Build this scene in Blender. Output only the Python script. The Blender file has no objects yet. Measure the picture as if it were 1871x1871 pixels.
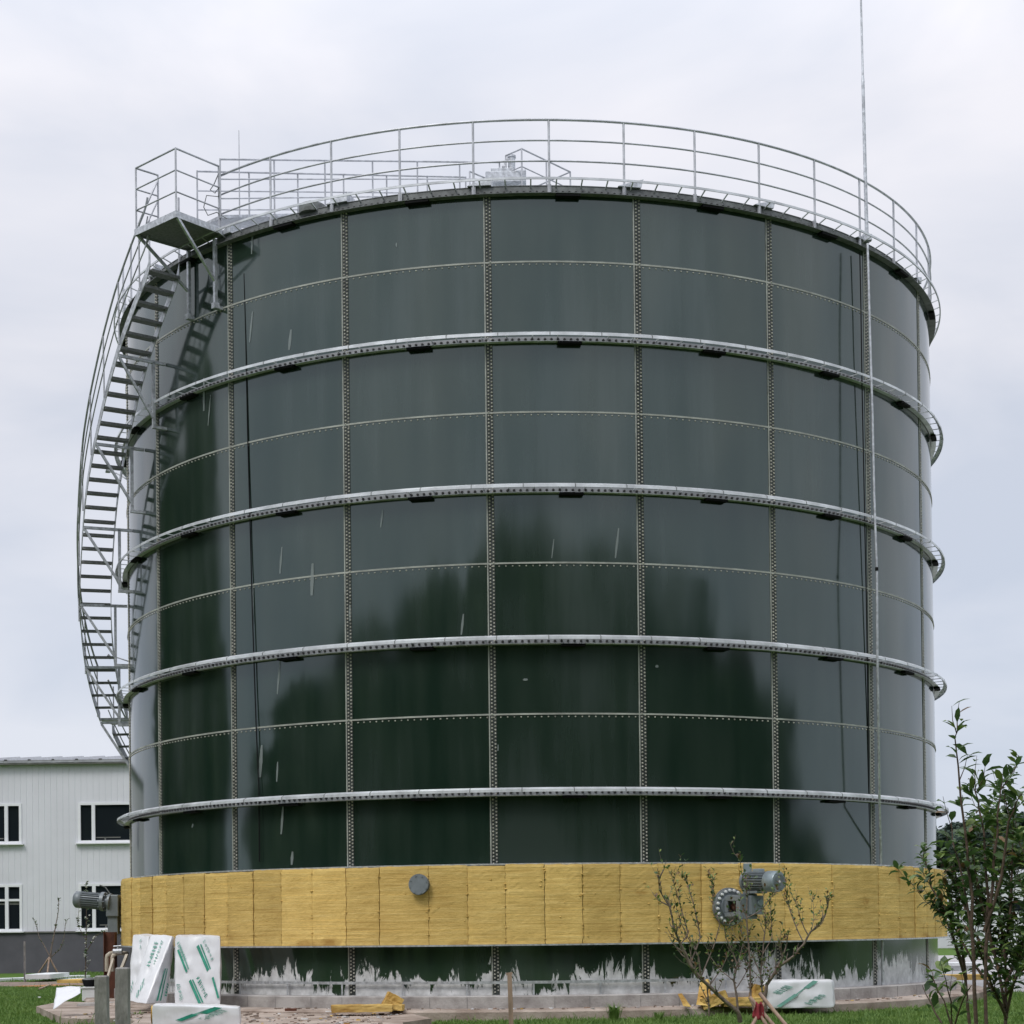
import bpy, math, random
import numpy as np
from mathutils import Vector, Matrix, noise
random.seed(7); np.random.seed(7)
R_ = math.radians
S = bpy.context.scene
C = S.collection

# ---------------------------------------------------------------- camera
FPX = 3195.58; PIT = .0144973; ROLL = -.0112918; PY = 1646.06; PX = 935.5; YAW = -.0118396
D = 35.6722; RT = 8.0213; HC = 1.45            # tank axis distance, tank radius, eye height
ZR = 11.7575 + HC; CH = 1.2                    # rim height, course height
cy, sy = math.cos(YAW), math.sin(YAW); c_, s_ = math.cos(PIT), math.sin(PIT); cr, sr = math.cos(ROLL), math.sin(ROLL)
Xr = Vector((cy, -sy, 0)); F0 = Vector((sy, cy, 0)); U0 = Vector((0, 0, 1))
FW = c_*F0 + s_*U0; UP = -s_*F0 + c_*U0
RTV = cr*Xr + sr*UP; UPV = -sr*Xr + cr*UP
CAM = Vector((0, 0, HC))
cam = bpy.data.cameras.new('camera'); co = bpy.data.objects.new('camera', cam); C.objects.link(co)
m3 = Matrix((RTV, UPV, -FW)).transposed()
co.matrix_world = Matrix.Translation(CAM) @ m3.to_4x4()
cam.sensor_fit = 'HORIZONTAL'; cam.sensor_width = 36; cam.lens = FPX/1871*36
cam.shift_x = 0; cam.shift_y = (PY-935.5)/1871
cam.clip_end = 3000; cam.clip_start = .1
S.camera = co

def at(u, v, Y):                               # a point seen at (u, v) at distance Y in front of the camera
    r = FW + RTV*((u-PX)/FPX) + UPV*((PY-v)/FPX)
    return CAM + r*(Y/r.y)
def cyl(th, r, z): return Vector((r*math.sin(R_(th)), D-r*math.cos(R_(th)), z))
def proj(P):
    q = P-CAM; d = q.dot(FW); return PX+FPX*q.dot(RTV)/d, PY-FPX*q.dot(UPV)/d
def theta_at(u, r=RT, z=HC+5):                 # angle on the tank seen at column u at height z
    return min((abs(proj(cyl(t/10, r, z))[0]-u), t/10) for t in range(-740, 741))[1]

# ---------------------------------------------------------------- world, sun, exposure
SUN_EL, SUN_AZ = 52, 215
W = bpy.data.worlds.new('World'); S.world = W; W.use_nodes = True
nt = W.node_tree; N = nt.nodes; L = nt.links
bg = N['Background']; bg.inputs['Strength'].default_value = .1
sky = N.new('ShaderNodeTexSky'); sky.sky_type = 'NISHITA'; sky.sun_disc = False
sky.sun_elevation = R_(SUN_EL); sky.sun_rotation = R_(SUN_AZ)
tc = N.new('ShaderNodeTexCoord')
mp = N.new('ShaderNodeMapping'); mp.inputs['Scale'].default_value = (1, 1, 2.2); mp.inputs['Location'].default_value = (.35, .1, .4)
L.new(tc.outputs['Generated'], mp.inputs['Vector'])
n1 = N.new('ShaderNodeTexNoise'); n1.inputs['Scale'].default_value = 4.2; n1.inputs['Detail'].default_value = 5; n1.inputs['Roughness'].default_value = .5
n1.inputs['Distortion'].default_value = .4
L.new(mp.outputs[0], n1.inputs['Vector'])
r1 = N.new('ShaderNodeValToRGB'); r1.color_ramp.elements[0].position = .36; r1.color_ramp.elements[1].position = .66
r1.color_ramp.elements[0].color = (6.6, 7.0, 8.0, 1); r1.color_ramp.elements[1].color = (8.6, 8.6, 9.2, 1)
L.new(n1.outputs[0], r1.inputs[0])
sx = N.new('ShaderNodeSeparateXYZ'); L.new(tc.outputs['Generated'], sx.inputs[0])
r2 = N.new('ShaderNodeValToRGB'); e = r2.color_ramp.elements
e[0].position = 0; e[0].color = (.90, .94, .97, 1); e[1].position = .42; e[1].color = (1.12, 1.11, 1.10, 1)
e.new(.16).color = (.92, .95, .98, 1); e.new(.3).color = (1, 1, 1, 1); e.new(.65).color = (1.7, 1.7, 1.68, 1); e.new(.92).color = (2.3, 2.3, 2.25, 1)
L.new(sx.outputs[2], r2.inputs[0])
mu = N.new('ShaderNodeMix'); mu.data_type = 'RGBA'; mu.blend_type = 'MULTIPLY'; mu.inputs[0].default_value = 1
L.new(r1.outputs[0], mu.inputs[6]); L.new(r2.outputs[0], mu.inputs[7])
mx = N.new('ShaderNodeMix'); mx.data_type = 'RGBA'; mx.inputs[0].default_value = .93
L.new(sky.outputs[0], mx.inputs[6]); L.new(mu.outputs[2], mx.inputs[7]); L.new(mx.outputs[2], bg.inputs['Color'])
sun = bpy.data.lights.new('sun', 'SUN'); sun.energy = 1.4; sun.angle = R_(18); sun.color = (1, .96, .9)
so = bpy.data.objects.new('sun', sun); C.objects.link(so)
sd = Vector((math.sin(R_(SUN_AZ))*math.cos(R_(SUN_EL)), math.cos(R_(SUN_AZ))*math.cos(R_(SUN_EL)), math.sin(R_(SUN_EL))))
so.rotation_euler = sd.to_track_quat('Z', 'Y').to_euler()
S.view_settings.view_transform = 'Standard'; S.view_settings.look = 'None'; S.view_settings.exposure = 0; S.view_settings.gamma = 1

# ---------------------------------------------------------------- materials
def mat(name, col, rough=.6, metal=0, var=.15, scale=4, stretch=(1, 1, 1), bump=0, bscale=40, ior=1.45, col2=None, lo=.35, hi=.65, rand=0, spec=None, detail=6):
    m = bpy.data.materials.new(name); m.use_nodes = True
    n = m.node_tree.nodes; l = m.node_tree.links; b = n['Principled BSDF']
    b.inputs['Roughness'].default_value = rough; b.inputs['Metallic'].default_value = metal; b.inputs['IOR'].default_value = ior
    if spec is not None: b.inputs['Specular IOR Level'].default_value = spec
    t = n.new('ShaderNodeTexCoord'); mp = n.new('ShaderNodeMapping'); mp.inputs['Scale'].default_value = stretch
    l.new(t.outputs['Object'], mp.inputs[0])
    no = n.new('ShaderNodeTexNoise'); no.inputs['Scale'].default_value = scale; no.inputs['Detail'].default_value = detail; no.inputs['Roughness'].default_value = .6
    l.new(mp.outputs[0], no.inputs['Vector'])
    ra = n.new('ShaderNodeValToRGB'); ra.color_ramp.elements[0].position = lo; ra.color_ramp.elements[1].position = hi
    c2 = col2 or tuple(x*(1+var) for x in col); c1 = col if col2 else tuple(x*(1-var) for x in col)
    ra.color_ramp.elements[0].color = (*c1, 1); ra.color_ramp.elements[1].color = (*c2, 1)
    l.new(no.outputs[0], ra.inputs[0]); out = ra.outputs[0]
    if rand:
        oi = n.new('ShaderNodeObjectInfo'); mr = n.new('ShaderNodeMapRange'); mr.inputs[3].default_value = 1-rand; mr.inputs[4].default_value = 1+rand
        l.new(oi.outputs['Random'], mr.inputs[0]); hs = n.new('ShaderNodeHueSaturation'); l.new(mr.outputs[0], hs.inputs['Value']); l.new(out, hs.inputs['Color']); out = hs.outputs[0]
    l.new(out, b.inputs['Base Color'])
    if bump:
        nb = n.new('ShaderNodeTexNoise'); nb.inputs['Scale'].default_value = bscale; nb.inputs['Detail'].default_value = 4
        l.new(mp.outputs[0], nb.inputs['Vector']); bp = n.new('ShaderNodeBump'); bp.inputs['Strength'].default_value = bump; bp.inputs['Distance'].default_value = .02
        l.new(nb.outputs[0], bp.inputs['Height']); l.new(bp.outputs[0], b.inputs['Normal'])
    m['b'] = 1
    return m
M = {}
M['galv'] = mat('galvanised steel', (.50, .52, .55), .42, .55, .28, 14, bump=.05)
M['ringm'] = mat('dull galvanised angle', (.26, .27, .28), .5, .4, .2, 5)
M['bright'] = mat('sky-lit galvanised rail', (.62, .64, .67), .38, .35, .24, 2.2, bump=.03)  # same steel, paler: the rail's sky-lit brightness is put into its colour
M['rail'] = mat('galvanised tube', (.46, .47, .50), .45, .4, .2, 5)
M['galvdark'] = mat('weathered steel', (.17, .18, .18), .6, .3, .3, 7)
M['tread'] = mat('grating', (.20, .205, .21), .6, .4, .25, 20)
M['seal'] = mat('pale sealant', (.33, .34, .31), .6, 0, .25, 3)
M['bolt'] = mat('bolt cap', (.42, .41, .36), .45, 0, .5, 9, lo=.3, hi=.7)
M['boltdark'] = mat('dark bolt', (.03, .03, .03), .5, .2)
M['strip'] = mat('lap strip', (.035, .042, .04), .5, 0, .4, 3)
M['black'] = mat('black rubber', (.008, .008, .009), .85, spec=.2)
M['concrete'] = mat('concrete', (.22, .20, .19), .9, 0, .2, 2.5, bump=.4, bscale=30, col2=(.42, .40, .385), lo=.3, hi=.6)
M['ledge'] = mat('ledge concrete', (.20, .15, .12), .9, 0, .2, 1.3, bump=.5, bscale=30, col2=(.44, .37, .32), lo=.34, hi=.62, detail=9)
M['post'] = mat('grey post', (.15, .145, .14), .9, 0, .2, 14, (1, 1, .3), bump=.5, col2=(.30, .29, .28))
M['motor'] = mat('motor paint', (.19, .215, .235), .4, .1, .12, 8)
M['motorlight'] = mat('motor cowl', (.26, .31, .34), .35, .2, .12, 8)
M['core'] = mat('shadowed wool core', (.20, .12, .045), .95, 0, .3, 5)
M['wool'] = None
M['film'] = mat('white plastic film', (.68, .69, .72), .28, 0, .05, 5, (1, 1, .35), bump=.35, bscale=8, ior=1.45)
M['green'] = mat('green print', (.02, .25, .17), .5, 0, .2, 8)
M['greyprint'] = mat('faded green print', (.16, .36, .30), .5, 0, .2, 8)
M['bark'] = mat('bark', (.09, .06, .045), .85, 0, .35, 20, bump=.4)
M['barkgrey'] = mat('grey bark', (.17, .13, .11), .85, 0, .35, 20, bump=.4)
M['wood'] = mat('stake wood', (.30, .21, .16), .85, 0, .25, 15, (1, 1, .2))
M['wall'] = mat('white cladding', (.68, .685, .735), .5, 0, .05, .5)
M['wain'] = mat('grey render', (.10, .098, .115), .85, 0, .12, 1, bump=.2)
M['gutter'] = mat('gutter', (.18, .18, .17), .5, .2)
M['roofm'] = mat('roof sheet', (.36, .37, .39), .5, .2)
M['frame'] = mat('white upvc', (.78, .79, .82), .4, 0, .03)
M['rust'] = mat('rusty primer', (.09, .032, .018), .8, 0, .3, 5)
M['pipe'] = mat('painted pipe', (.42, .37, .30), .5, 0, .2, 5)
M['plastic'] = mat('white board', (.72, .74, .75), .45, 0, .06, 4)
M['red'] = mat('red cloth', (.28, .03, .045), .8, 0, .2, 10)
M['orange'] = mat('orange board', (.38, .16, .06), .85, 0, .2, 5)
g = bpy.data.materials.new('window glass'); g.use_nodes = True; b = g.node_tree.nodes['Principled BSDF']
b.inputs['Base Color'].default_value = (.012, .016, .02, 1); b.inputs['Roughness'].default_value = .04; b.inputs['IOR'].default_value = 1.45; M['glass'] = g

def leafmat(name, c1, c2, tr=.25, rough=.45):
    m = mat(name, c1, rough, 0, 0, 1.7, col2=c2, lo=.35, hi=.65)
    n = m.node_tree.nodes; l = m.node_tree.links; b = n['Principled BSDF']; out = n['Material Output']
    t = n.new('ShaderNodeBsdfTranslucent'); ms = n.new('ShaderNodeMixShader'); ms.inputs[0].default_value = tr
    src = b.inputs['Base Color'].links[0].from_socket; l.new(src, t.inputs[0])
    l.new(b.outputs[0], ms.inputs[1]); l.new(t.outputs[0], ms.inputs[2]); l.new(ms.outputs[0], out.inputs[0])
    return m
M['leaf'] = leafmat('dark leaf', (.035, .07, .028), (.085, .15, .045), .3)
M['leaflight'] = leafmat('young leaf', (.08, .16, .04), (.19, .25, .06))
M['leafpale'] = leafmat('pale leaf', (.30, .33, .28), (.55, .56, .50))
M['leafbrown'] = leafmat('brown leaf', (.12, .06, .03), (.2, .12, .05))
M['farleaf'] = leafmat('far foliage', (.035, .06, .05), (.075, .11, .085), .15, .7)  # colour pushed bluish to paint distance haze onto the far trees
M['treeleaf'] = leafmat('tree foliage', (.03, .06, .015), (.085, .125, .035), .2, .7)
M['grass'] = leafmat('grass blades', (.075, .16, .03), (.19, .29, .07), .3, .6)

def ramp(n, pts):
    r = n.new('ShaderNodeValToRGB'); e = r.color_ramp.elements
    e[0].position, e[0].color = pts[0][0], (*pts[0][1], 1); e[1].position, e[1].color = pts[-1][0], (*pts[-1][1], 1)
    for p, c in pts[1:-1]: e.new(p).color = (*c, 1)
    return r
# green enamel of the tank: glossy, faint vertical run marks; white paint daubed along the foot
m = bpy.data.materials.new('green enamel'); m.use_nodes = True; n = m.node_tree.nodes; l = m.node_tree.links; b = n['Principled BSDF']
b.inputs['IOR'].default_value = 1.86; b.inputs['Specular Tint'].default_value = (.86, .98, .97, 1)
t = n.new('ShaderNodeTexCoord')
def noi(vec_scale, sc, det=5, ro=.55, loc=(0, 0, 0), dist=0):
    mp = n.new('ShaderNodeMapping'); mp.inputs['Scale'].default_value = vec_scale; mp.inputs['Location'].default_value = loc
    l.new(t.outputs['Object'], mp.inputs[0]); o = n.new('ShaderNodeTexNoise'); o.inputs['Scale'].default_value = sc
    o.inputs['Detail'].default_value = det; o.inputs['Roughness'].default_value = ro; o.inputs['Distortion'].default_value = dist
    l.new(mp.outputs[0], o.inputs['Vector']); return o.outputs[0]
run = noi((1, 1, .09), 2.2); blot = noi((1, 1, .5), .35)
rc = ramp(n, [(.40, (.011, .024, .017)), (.5, (.020, .034, .026)), (.60, (.035, .050, .044))]); big = noi((1, 1, .7), .42, 3, .5); av = n.new('ShaderNodeMix'); av.data_type = 'FLOAT'; av.inputs[0].default_value = .5; l.new(run, av.inputs[2]); l.new(big, av.inputs[3]); l.new(av.outputs[0], rc.inputs[0])  # broad blotches paint mottled sky reflection into the enamel's base colour
sx = n.new('ShaderNodeSeparateXYZ'); l.new(t.outputs['Object'], sx.inputs[0])
dab = noi((1, 1, .26), 4.6, 9, .72, dist=1.1); dab2 = noi((1, 1, .4), .9, 3)
# height (object z is measured from the tank foot) lowers the threshold
h1 = n.new('ShaderNodeMapRange'); h1.inputs[1].default_value = 0; h1.inputs[2].default_value = .80; h1.inputs[3].default_value = .19; h1.inputs[4].default_value = -.30; h1.clamp = True
l.new(sx.outputs[2], h1.inputs[0])
a1 = n.new('ShaderNodeMath'); a1.operation = 'ADD'; l.new(dab, a1.inputs[0]); l.new(h1.outputs[0], a1.inputs[1])
k2 = n.new('ShaderNodeMath'); k2.operation = 'MULTIPLY_ADD'; l.new(dab2, k2.inputs[0]); k2.inputs[1].default_value = .85; k2.inputs[2].default_value = -.425
a2 = n.new('ShaderNodeMath'); a2.operation = 'ADD'; l.new(a1.outputs[0], a2.inputs[0]); l.new(k2.outputs[0], a2.inputs[1])
th = n.new('ShaderNodeMapRange'); th.inputs[1].default_value = .50; th.inputs[2].default_value = .53; l.new(a2.outputs[0], th.inputs[0])
wc = ramp(n, [(.3, (.40, .40, .405)), (.7, (.70, .70, .71))]); l.new(noi((1, 1, 1), 7, 5), wc.inputs[0])
mxc = n.new('ShaderNodeMix'); mxc.data_type = 'RGBA'; lim = n.new('ShaderNodeMath'); lim.operation = 'LESS_THAN'; l.new(sx.outputs[2], lim.inputs[0]); lim.inputs[1].default_value = .9; th2 = n.new('ShaderNodeMath'); th2.operation = 'MULTIPLY'; l.new(th.outputs[0], th2.inputs[0]); l.new(lim.outputs[0], th2.inputs[1]); th = th2; l.new(th.outputs[0], mxc.inputs[0]); l.new(rc.outputs[0], mxc.inputs[6]); l.new(wc.outputs[0], mxc.inputs[7])
l.new(mxc.outputs[2], b.inputs['Base Color'])
rr = n.new('ShaderNodeMapRange'); rr.inputs[1].default_value = .3; rr.inputs[2].default_value = .7; rr.inputs[3].default_value = .06; rr.inputs[4].default_value = .15; l.new(blot, rr.inputs[0])
rm = n.new('ShaderNodeMix'); rm.data_type = 'FLOAT'; l.new(th.outputs[0], rm.inputs[0]); l.new(rr.outputs[0], rm.inputs[2]); rm.inputs[3].default_value = .8
l.new(rm.outputs[0], b.inputs['Roughness'])
bp = n.new('ShaderNodeBump'); bp.inputs['Strength'].default_value = .25; bp.inputs['Distance'].default_value = .02
l.new(noi((1, 1, .35), 1.1, 2), bp.inputs['Height']); l.new(bp.outputs[0], b.inputs['Normal'])
M['enamel'] = m
# mineral wool: ochre with horizontal fibre lines
m = bpy.data.materials.new('mineral wool'); m.use_nodes = True; n = m.node_tree.nodes; l = m.node_tree.links; b = n['Principled BSDF']
b.inputs['Roughness'].default_value = .95; b.inputs['Specular IOR Level'].default_value = .1
t = n.new('ShaderNodeTexCoord')
oi = n.new('ShaderNodeObjectInfo')
f1 = noi((.22, .22, 6), 6, 7, .7); f2 = noi((1, 1, 1), 1.6, 4); f3 = noi((.5, .5, 2.2), 30, 5, .75); f5 = noi((.10, .10, 7), 5, 3, .5, loc=(3, 1, 5))
rc = ramp(n, [(.25, (.57, .385, .125)), (.5, (.67, .475, .165)), (.75, (.76, .58, .24))]); l.new(f1, rc.inputs[0])
r3 = ramp(n, [(.27, (.66, .56, .48)), (.34, (.90, .88, .85)), (.6, (1.04, 1.04, 1.04))]); l.new(f2, r3.inputs[0])
r4 = ramp(n, [(.3, (.82, .79, .74)), (.55, (1.05, 1.05, 1.05))]); l.new(f3, r4.inputs[0])
ma = n.new('ShaderNodeMix'); ma.data_type = 'RGBA'; ma.blend_type = 'MULTIPLY'; ma.inputs[0].default_value = 1; l.new(rc.outputs[0], ma.inputs[6]); l.new(r3.outputs[0], ma.inputs[7])
mb_ = n.new('ShaderNodeMix'); mb_.data_type = 'RGBA'; mb_.blend_type = 'MULTIPLY'; mb_.inputs[0].default_value = .8; l.new(ma.outputs[2], mb_.inputs[6]); l.new(r4.outputs[0], mb_.inputs[7])
mr = n.new('ShaderNodeMapRange'); mr.inputs[3].default_value = .84; mr.inputs[4].default_value = 1.08; l.new(oi.outputs['Random'], mr.inputs[0])
hs = n.new('ShaderNodeHueSaturation'); l.new(mr.outputs[0], hs.inputs['Value']); r5 = ramp(n, [(.34, (.70, .62, .5)), (.37, (1, 1, 1)), (.60, (1, 1, 1)), (.64, (1.22, 1.2, 1.15))]); l.new(f5, r5.inputs[0]); mc_ = n.new('ShaderNodeMix'); mc_.data_type = 'RGBA'; mc_.blend_type = 'MULTIPLY'; mc_.inputs[0].default_value = .7; l.new(mb_.outputs[2], mc_.inputs[6]); l.new(r5.outputs[0], mc_.inputs[7]); l.new(mc_.outputs[2], hs.inputs['Color'])
sz = n.new('ShaderNodeSeparateXYZ'); l.new(t.outputs['Object'], sz.inputs[0]); hz_ = n.new('ShaderNodeMapRange'); hz_.inputs[1].default_value = .8; hz_.inputs[2].default_value = 1.2; hz_.inputs[3].default_value = .16; hz_.inputs[4].default_value = -.08; l.new(sz.outputs[2], hz_.inputs[0])
sa = n.new('ShaderNodeMath'); sa.operation = 'ADD'; l.new(noi((1, 1, 1.4), 1.15, 5, .6, loc=(2, 7, 1)), sa.inputs[0]); l.new(hz_.outputs[0], sa.inputs[1])
st_m = n.new('ShaderNodeMapRange'); st_m.inputs[1].default_value = .66; st_m.inputs[2].default_value = .80; st_m.inputs[3].default_value = 0; st_m.inputs[4].default_value = .75; l.new(sa.outputs[0], st_m.inputs[0])
ms_ = n.new('ShaderNodeMix'); ms_.data_type = 'RGBA'; l.new(st_m.outputs[0], ms_.inputs[0]); l.new(mc_.outputs[2], ms_.inputs[6]); ms_.inputs[7].default_value = (.30, .15, .035, 1); l.new(ms_.outputs[2], hs.inputs['Color']); l.new(hs.outputs[0], b.inputs['Base Color'])
bp = n.new('ShaderNodeBump'); bp.inputs['Strength'].default_value = .45; bp.inputs['Distance'].default_value = .02
ad = n.new('ShaderNodeMath'); ad.operation = 'ADD'; l.new(f1, ad.inputs[0]); l.new(f3, ad.inputs[1]); l.new(ad.outputs[0], bp.inputs['Height']); l.new(bp.outputs[0], b.inputs['Normal'])
M['wool'] = m
# lawn soil
m = bpy.data.materials.new('lawn'); m.use_nodes = True; n = m.node_tree.nodes; l = m.node_tree.links; b = n['Principled BSDF']
b.inputs['Roughness'].default_value = 1; b.inputs['Specular IOR Level'].default_value = .05
t = n.new('ShaderNodeTexCoord')
rc = ramp(n, [(.3, (.05, .09, .02)), (.55, (.085, .15, .035)), (.75, (.14, .19, .06))]); l.new(noi((1, 1, 1), 3, 8, .7), rc.inputs[0])
r3 = ramp(n, [(.30, (.12, .085, .055)), (.38, (1, 1, 1))]); l.new(noi((1, 1, 1), .22, 4, .6, (3, 1, 0)), r3.inputs[0])
l.new(rc.outputs[0], b.inputs['Base Color']); M['lawn'] = m
M['soil'] = mat('bare soil', (.12, .085, .065), .95, 0, .3, 4, bump=.6, bscale=15, col2=(.28, .22, .18), lo=.3, hi=.7)
M['path'] = mat('pale paving', (.36, .35, .35), .9, 0, .12, .8)

# ---------------------------------------------------------------- mesh builder
class MB:
    def __init__(s): s.v = []; s.f = []; s.mi = []; s.cur = 0; s.sm = []
    def add(s, vs, fs, smooth=False):
        o = len(s.v); s.v += [tuple(p) for p in vs]; s.f += [tuple(i+o for i in f) for f in fs]
        s.mi += [s.cur]*len(fs); s.sm += [smooth]*len(fs)
    def hexa(s, p):                            # p: 4 bottom (ccw) + 4 top
        s.add(p, [(3, 2, 1, 0), (4, 5, 6, 7), (0, 1, 5, 4), (1, 2, 6, 5), (2, 3, 7, 6), (3, 0, 4, 7)])
    def box(s, c, size, rz=0, M3=None):
        hx, hy, hz = (x/2 for x in size); R3 = M3 or Matrix.Rotation(rz, 3, 'Z'); c = Vector(c)
        s.hexa([c+R3@Vector(q) for q in ((-hx, -hy, -hz), (hx, -hy, -hz), (hx, hy, -hz), (-hx, hy, -hz), (-hx, -hy, hz), (hx, -hy, hz), (hx, hy, hz), (-hx, hy, hz))])
    def bar(s, a, b, w, h, up=(0, 0, 1)):      # box from a to b, w across, h along up
        a = Vector(a); b = Vector(b); d = (b-a).normalized(); x = d.cross(Vector(up))
        if x.length < 1e-4: x = d.cross(Vector((1, 0, 0)))
        x.normalize(); y = x.cross(d); x *= w/2; y *= h/2
        s.hexa([a-x-y, a+x-y, b+x-y, b-x-y, a-x+y, a+x+y, b+x+y, b-x+y])
    def tube(s, pts, r, n=6, cap=True, smooth=True):
        pts = [Vector(p) for p in pts]; k = len(pts); rs = r if isinstance(r, (list, tuple)) else [r]*k
        o = []; prev = None
        for i, p in enumerate(pts):
            d = (pts[min(i+1, k-1)]-pts[max(i-1, 0)])
            d = d.normalized() if d.length > 1e-9 else Vector((0, 0, 1))
            if prev is None: x = d.orthogonal().normalized()
            else:
                x = prev-d*prev.dot(d); x = x.normalized() if x.length > 1e-6 else d.orthogonal().normalized()
            prev = x; y = d.cross(x)
            o += [p+(x*math.cos(2*math.pi*j/n)+y*math.sin(2*math.pi*j/n))*rs[i] for j in range(n)]
        fs = [(i*n+j, i*n+(j+1) % n, (i+1)*n+(j+1) % n, (i+1)*n+j) for i in range(k-1) for j in range(n)]
        s.add(o, fs, smooth)
        if cap: s.add([o[j] for j in range(n)], [tuple(range(n))[::-1]]); s.add(o[-n:], [tuple(range(n))])
    def cylr(s, a, b, r, n=20, r2=None): s.tube([a, b], [r, r2 if r2 is not None else r], n, True, True)
    def arc(s, prof, t0, t1, n, closed_prof=True, smooth=False, full=False):   # profile (r, z) swept round the tank axis
        k = len(prof); m = n if full else n+1; vs = []
        for i in range(m):
            t = t0+(t1-t0)*i/n
            vs += [cyl(t, r, z) for r, z in prof]
        fs = []
        for i in range(n):
            a = i*k; b = ((i+1) % m)*k
            for j in range(k if closed_prof else k-1):
                j2 = (j+1) % k; fs.append((a+j, b+j, b+j2, a+j2))
        s.add(vs, fs, smooth)
        if closed_prof and not full: s.add(vs[:k], [tuple(range(k))]); s.add(vs[-k:], [tuple(range(k))[::-1]])
    def build(s, name, mats, parent=None, bevel=0, recalc=True):
        mats = mats if isinstance(mats, (list, tuple)) else [mats]
        o = Vector(parent['w']) if parent is not None else Vector((0, 0, 0))
        me = bpy.data.meshes.new(name); me.from_pydata([(p[0]-o.x, p[1]-o.y, p[2]-o.z) for p in s.v], [], s.f)
        for q in mats: me.materials.append(q)
        me.polygons.foreach_set('material_index', s.mi); me.polygons.foreach_set('use_smooth', s.sm)
        if recalc:
            import bmesh
            bm = bmesh.new(); bm.from_mesh(me); bmesh.ops.recalc_face_normals(bm, faces=bm.faces); bm.to_mesh(me); bm.free()
        me.update()
        ob = bpy.data.objects.new(name, me); C.objects.link(ob)
        if parent is not None: ob.parent = parent; ob['w'] = tuple(o)
        if bevel:
            bv = ob.modifiers.new('bevel', 'BEVEL'); bv.width = bevel; bv.segments = 2; bv.limit_method = 'ANGLE'
        return ob
def thing(name, loc, label, cat, group=None):
    o = bpy.data.objects.new(name, None); C.objects.link(o); o.location = loc; o['w'] = tuple(loc)
    o['label'] = label; o['category'] = cat; o.empty_display_size = .3
    if group: o['group'] = group
    return o
def tag(o, label, cat, group=None):
    o['label'] = label; o['category'] = cat
    if group: o['group'] = group
    return o
def ground_origin(o, p):                       # move a single mesh's origin to its base
    d = Vector(p); o.data.transform(Matrix.Translation(-d)); o.location = d; return o
def solid(name, mats, p, label, cat, parent=None, **k): pass

# ---------------------------------------------------------------- the setting
mb = MB(); mb.add([(-900, -900, 0), (900, -900, 0), (900, 1500, 0), (-900, 1500, 0)], [(0, 1, 2, 3)])
mb.build('ground', M['lawn'])['kind'] = 'structure'
mb = MB(); prof = [(8.9, -.1), (8.9, .135), (8.86, .165), (8.3, .17), (8.3, -.1)]
mb.arc(prof, 0, 360, 252, full=True); mb.build('pavement_ledge', M['ledge'])['kind'] = 'structure'
mb = MB()                                      # the wider slab in front of the bales, broken soil edge
def slab(mb, pts, z0, z1):
    k = len(pts); mb.add([(x, y, z0) for x, y in pts]+[(x, y, z1) for x, y in pts], [tuple(range(k, 2*k))]+[(i, (i+1) % k, k+(i+1) % k, k+i) for i in range(k)])
slab(mb, [(-7.3, 27.0), (-6.9, 26.6), (-6.3, 26.7), (-5.9, 25.8), (-5.7, 24.6), (-5.3, 24.3), (-5.1, 22.9), (-2.0, 22.9), (-1.75, 23.6), (-1.85, 24.6), (-1.5, 25.6), (-1.9, 27.1), (-4.2, 28.2), (-6.6, 30.4), (-8.0, 32.4), (-9.0, 33.3), (-8.9, 31.2)], -.05, .115)
mb.build('pavement_slab', M['ledge'])['kind'] = 'structure'
mb = MB(); slab(mb, [(8.6, 36), (14.5, 33.5), (40, 40), (60, 70), (9, 75)], -.02, .012); mb.build('path', M['path'])['kind'] = 'structure'
mb = MB(); slab(mb, [(-20, 47.2), (-8.8, 45.6), (-8.7, 50), (-20, 50.4)], -.02, .01); mb.build('soil_patch', M['soil'])['kind'] = 'structure'

# grass blades where the lawn is seen close to
def grass_patch(name, region, n, h0, h1, keep=lambda x, y: True, seed=1):
    rs = np.random.RandomState(seed); vs = []; fs = []
    (x0, x1), (y0, y1) = region; c = 0
    for i in range(n):
        x = rs.uniform(x0, x1); y = rs.uniform(y0, y1)
        if not keep(x, y): continue
        clump = .6+.8*noise.noise(Vector((x*1.3, y*1.3, 0))); h = rs.uniform(h0, h1)*(.8+.5*noise.noise(Vector((x*.5, y*.5, 4))))*max(.25, .7+clump*.6)*(1 if rs.rand() < .97 else 2.2)
        a = rs.uniform(0, 6.28); w = .006+.004*rs.rand(); lx, ly = rs.normal(0, .45, 2)*h
        dx, dy = math.cos(a)*w, math.sin(a)*w
        k = len(vs)
        vs += [(x-dx, y-dy, 0), (x+dx, y+dy, 0), (x+dx*.7+lx*.4, y+dy*.7+ly*.4, h*.6), (x-dx*.7+lx*.4, y-dy*.7+ly*.4, h*.6), (x+lx, y+ly, h)]
        fs += [(k, k+1, k+2, k+3), (k+3, k+2, k+4)]
    me = bpy.data.meshes.new(name); me.from_pydata(vs, [], fs); me.materials.append(M['grass'])
    o = bpy.data.objects.new(name, me); C.objects.link(o); o['kind'] = 'stuff'; return o
inslab = lambda x, y: ((-5.5 < x < -1.7 and y < 27) or (-6.3 < x < -1.6 and 25.5 < y < 28) or (-7.5 < x < -4 and 27 < y < 34) or (-9 < x < -7 and 30.5 < y < 34))
outring = lambda x, y: math.hypot(x, y-D) > 8.93
g1 = grass_patch('grass', ((-1.9, 8.6), (23.6, 30.5)), 46000, .03, .09, lambda x, y: outring(x, y) and not (x < -1.5 and y > 22), 3)
tag(g1, 'short green grass along the foot of the concrete ledge', 'grass')
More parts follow.
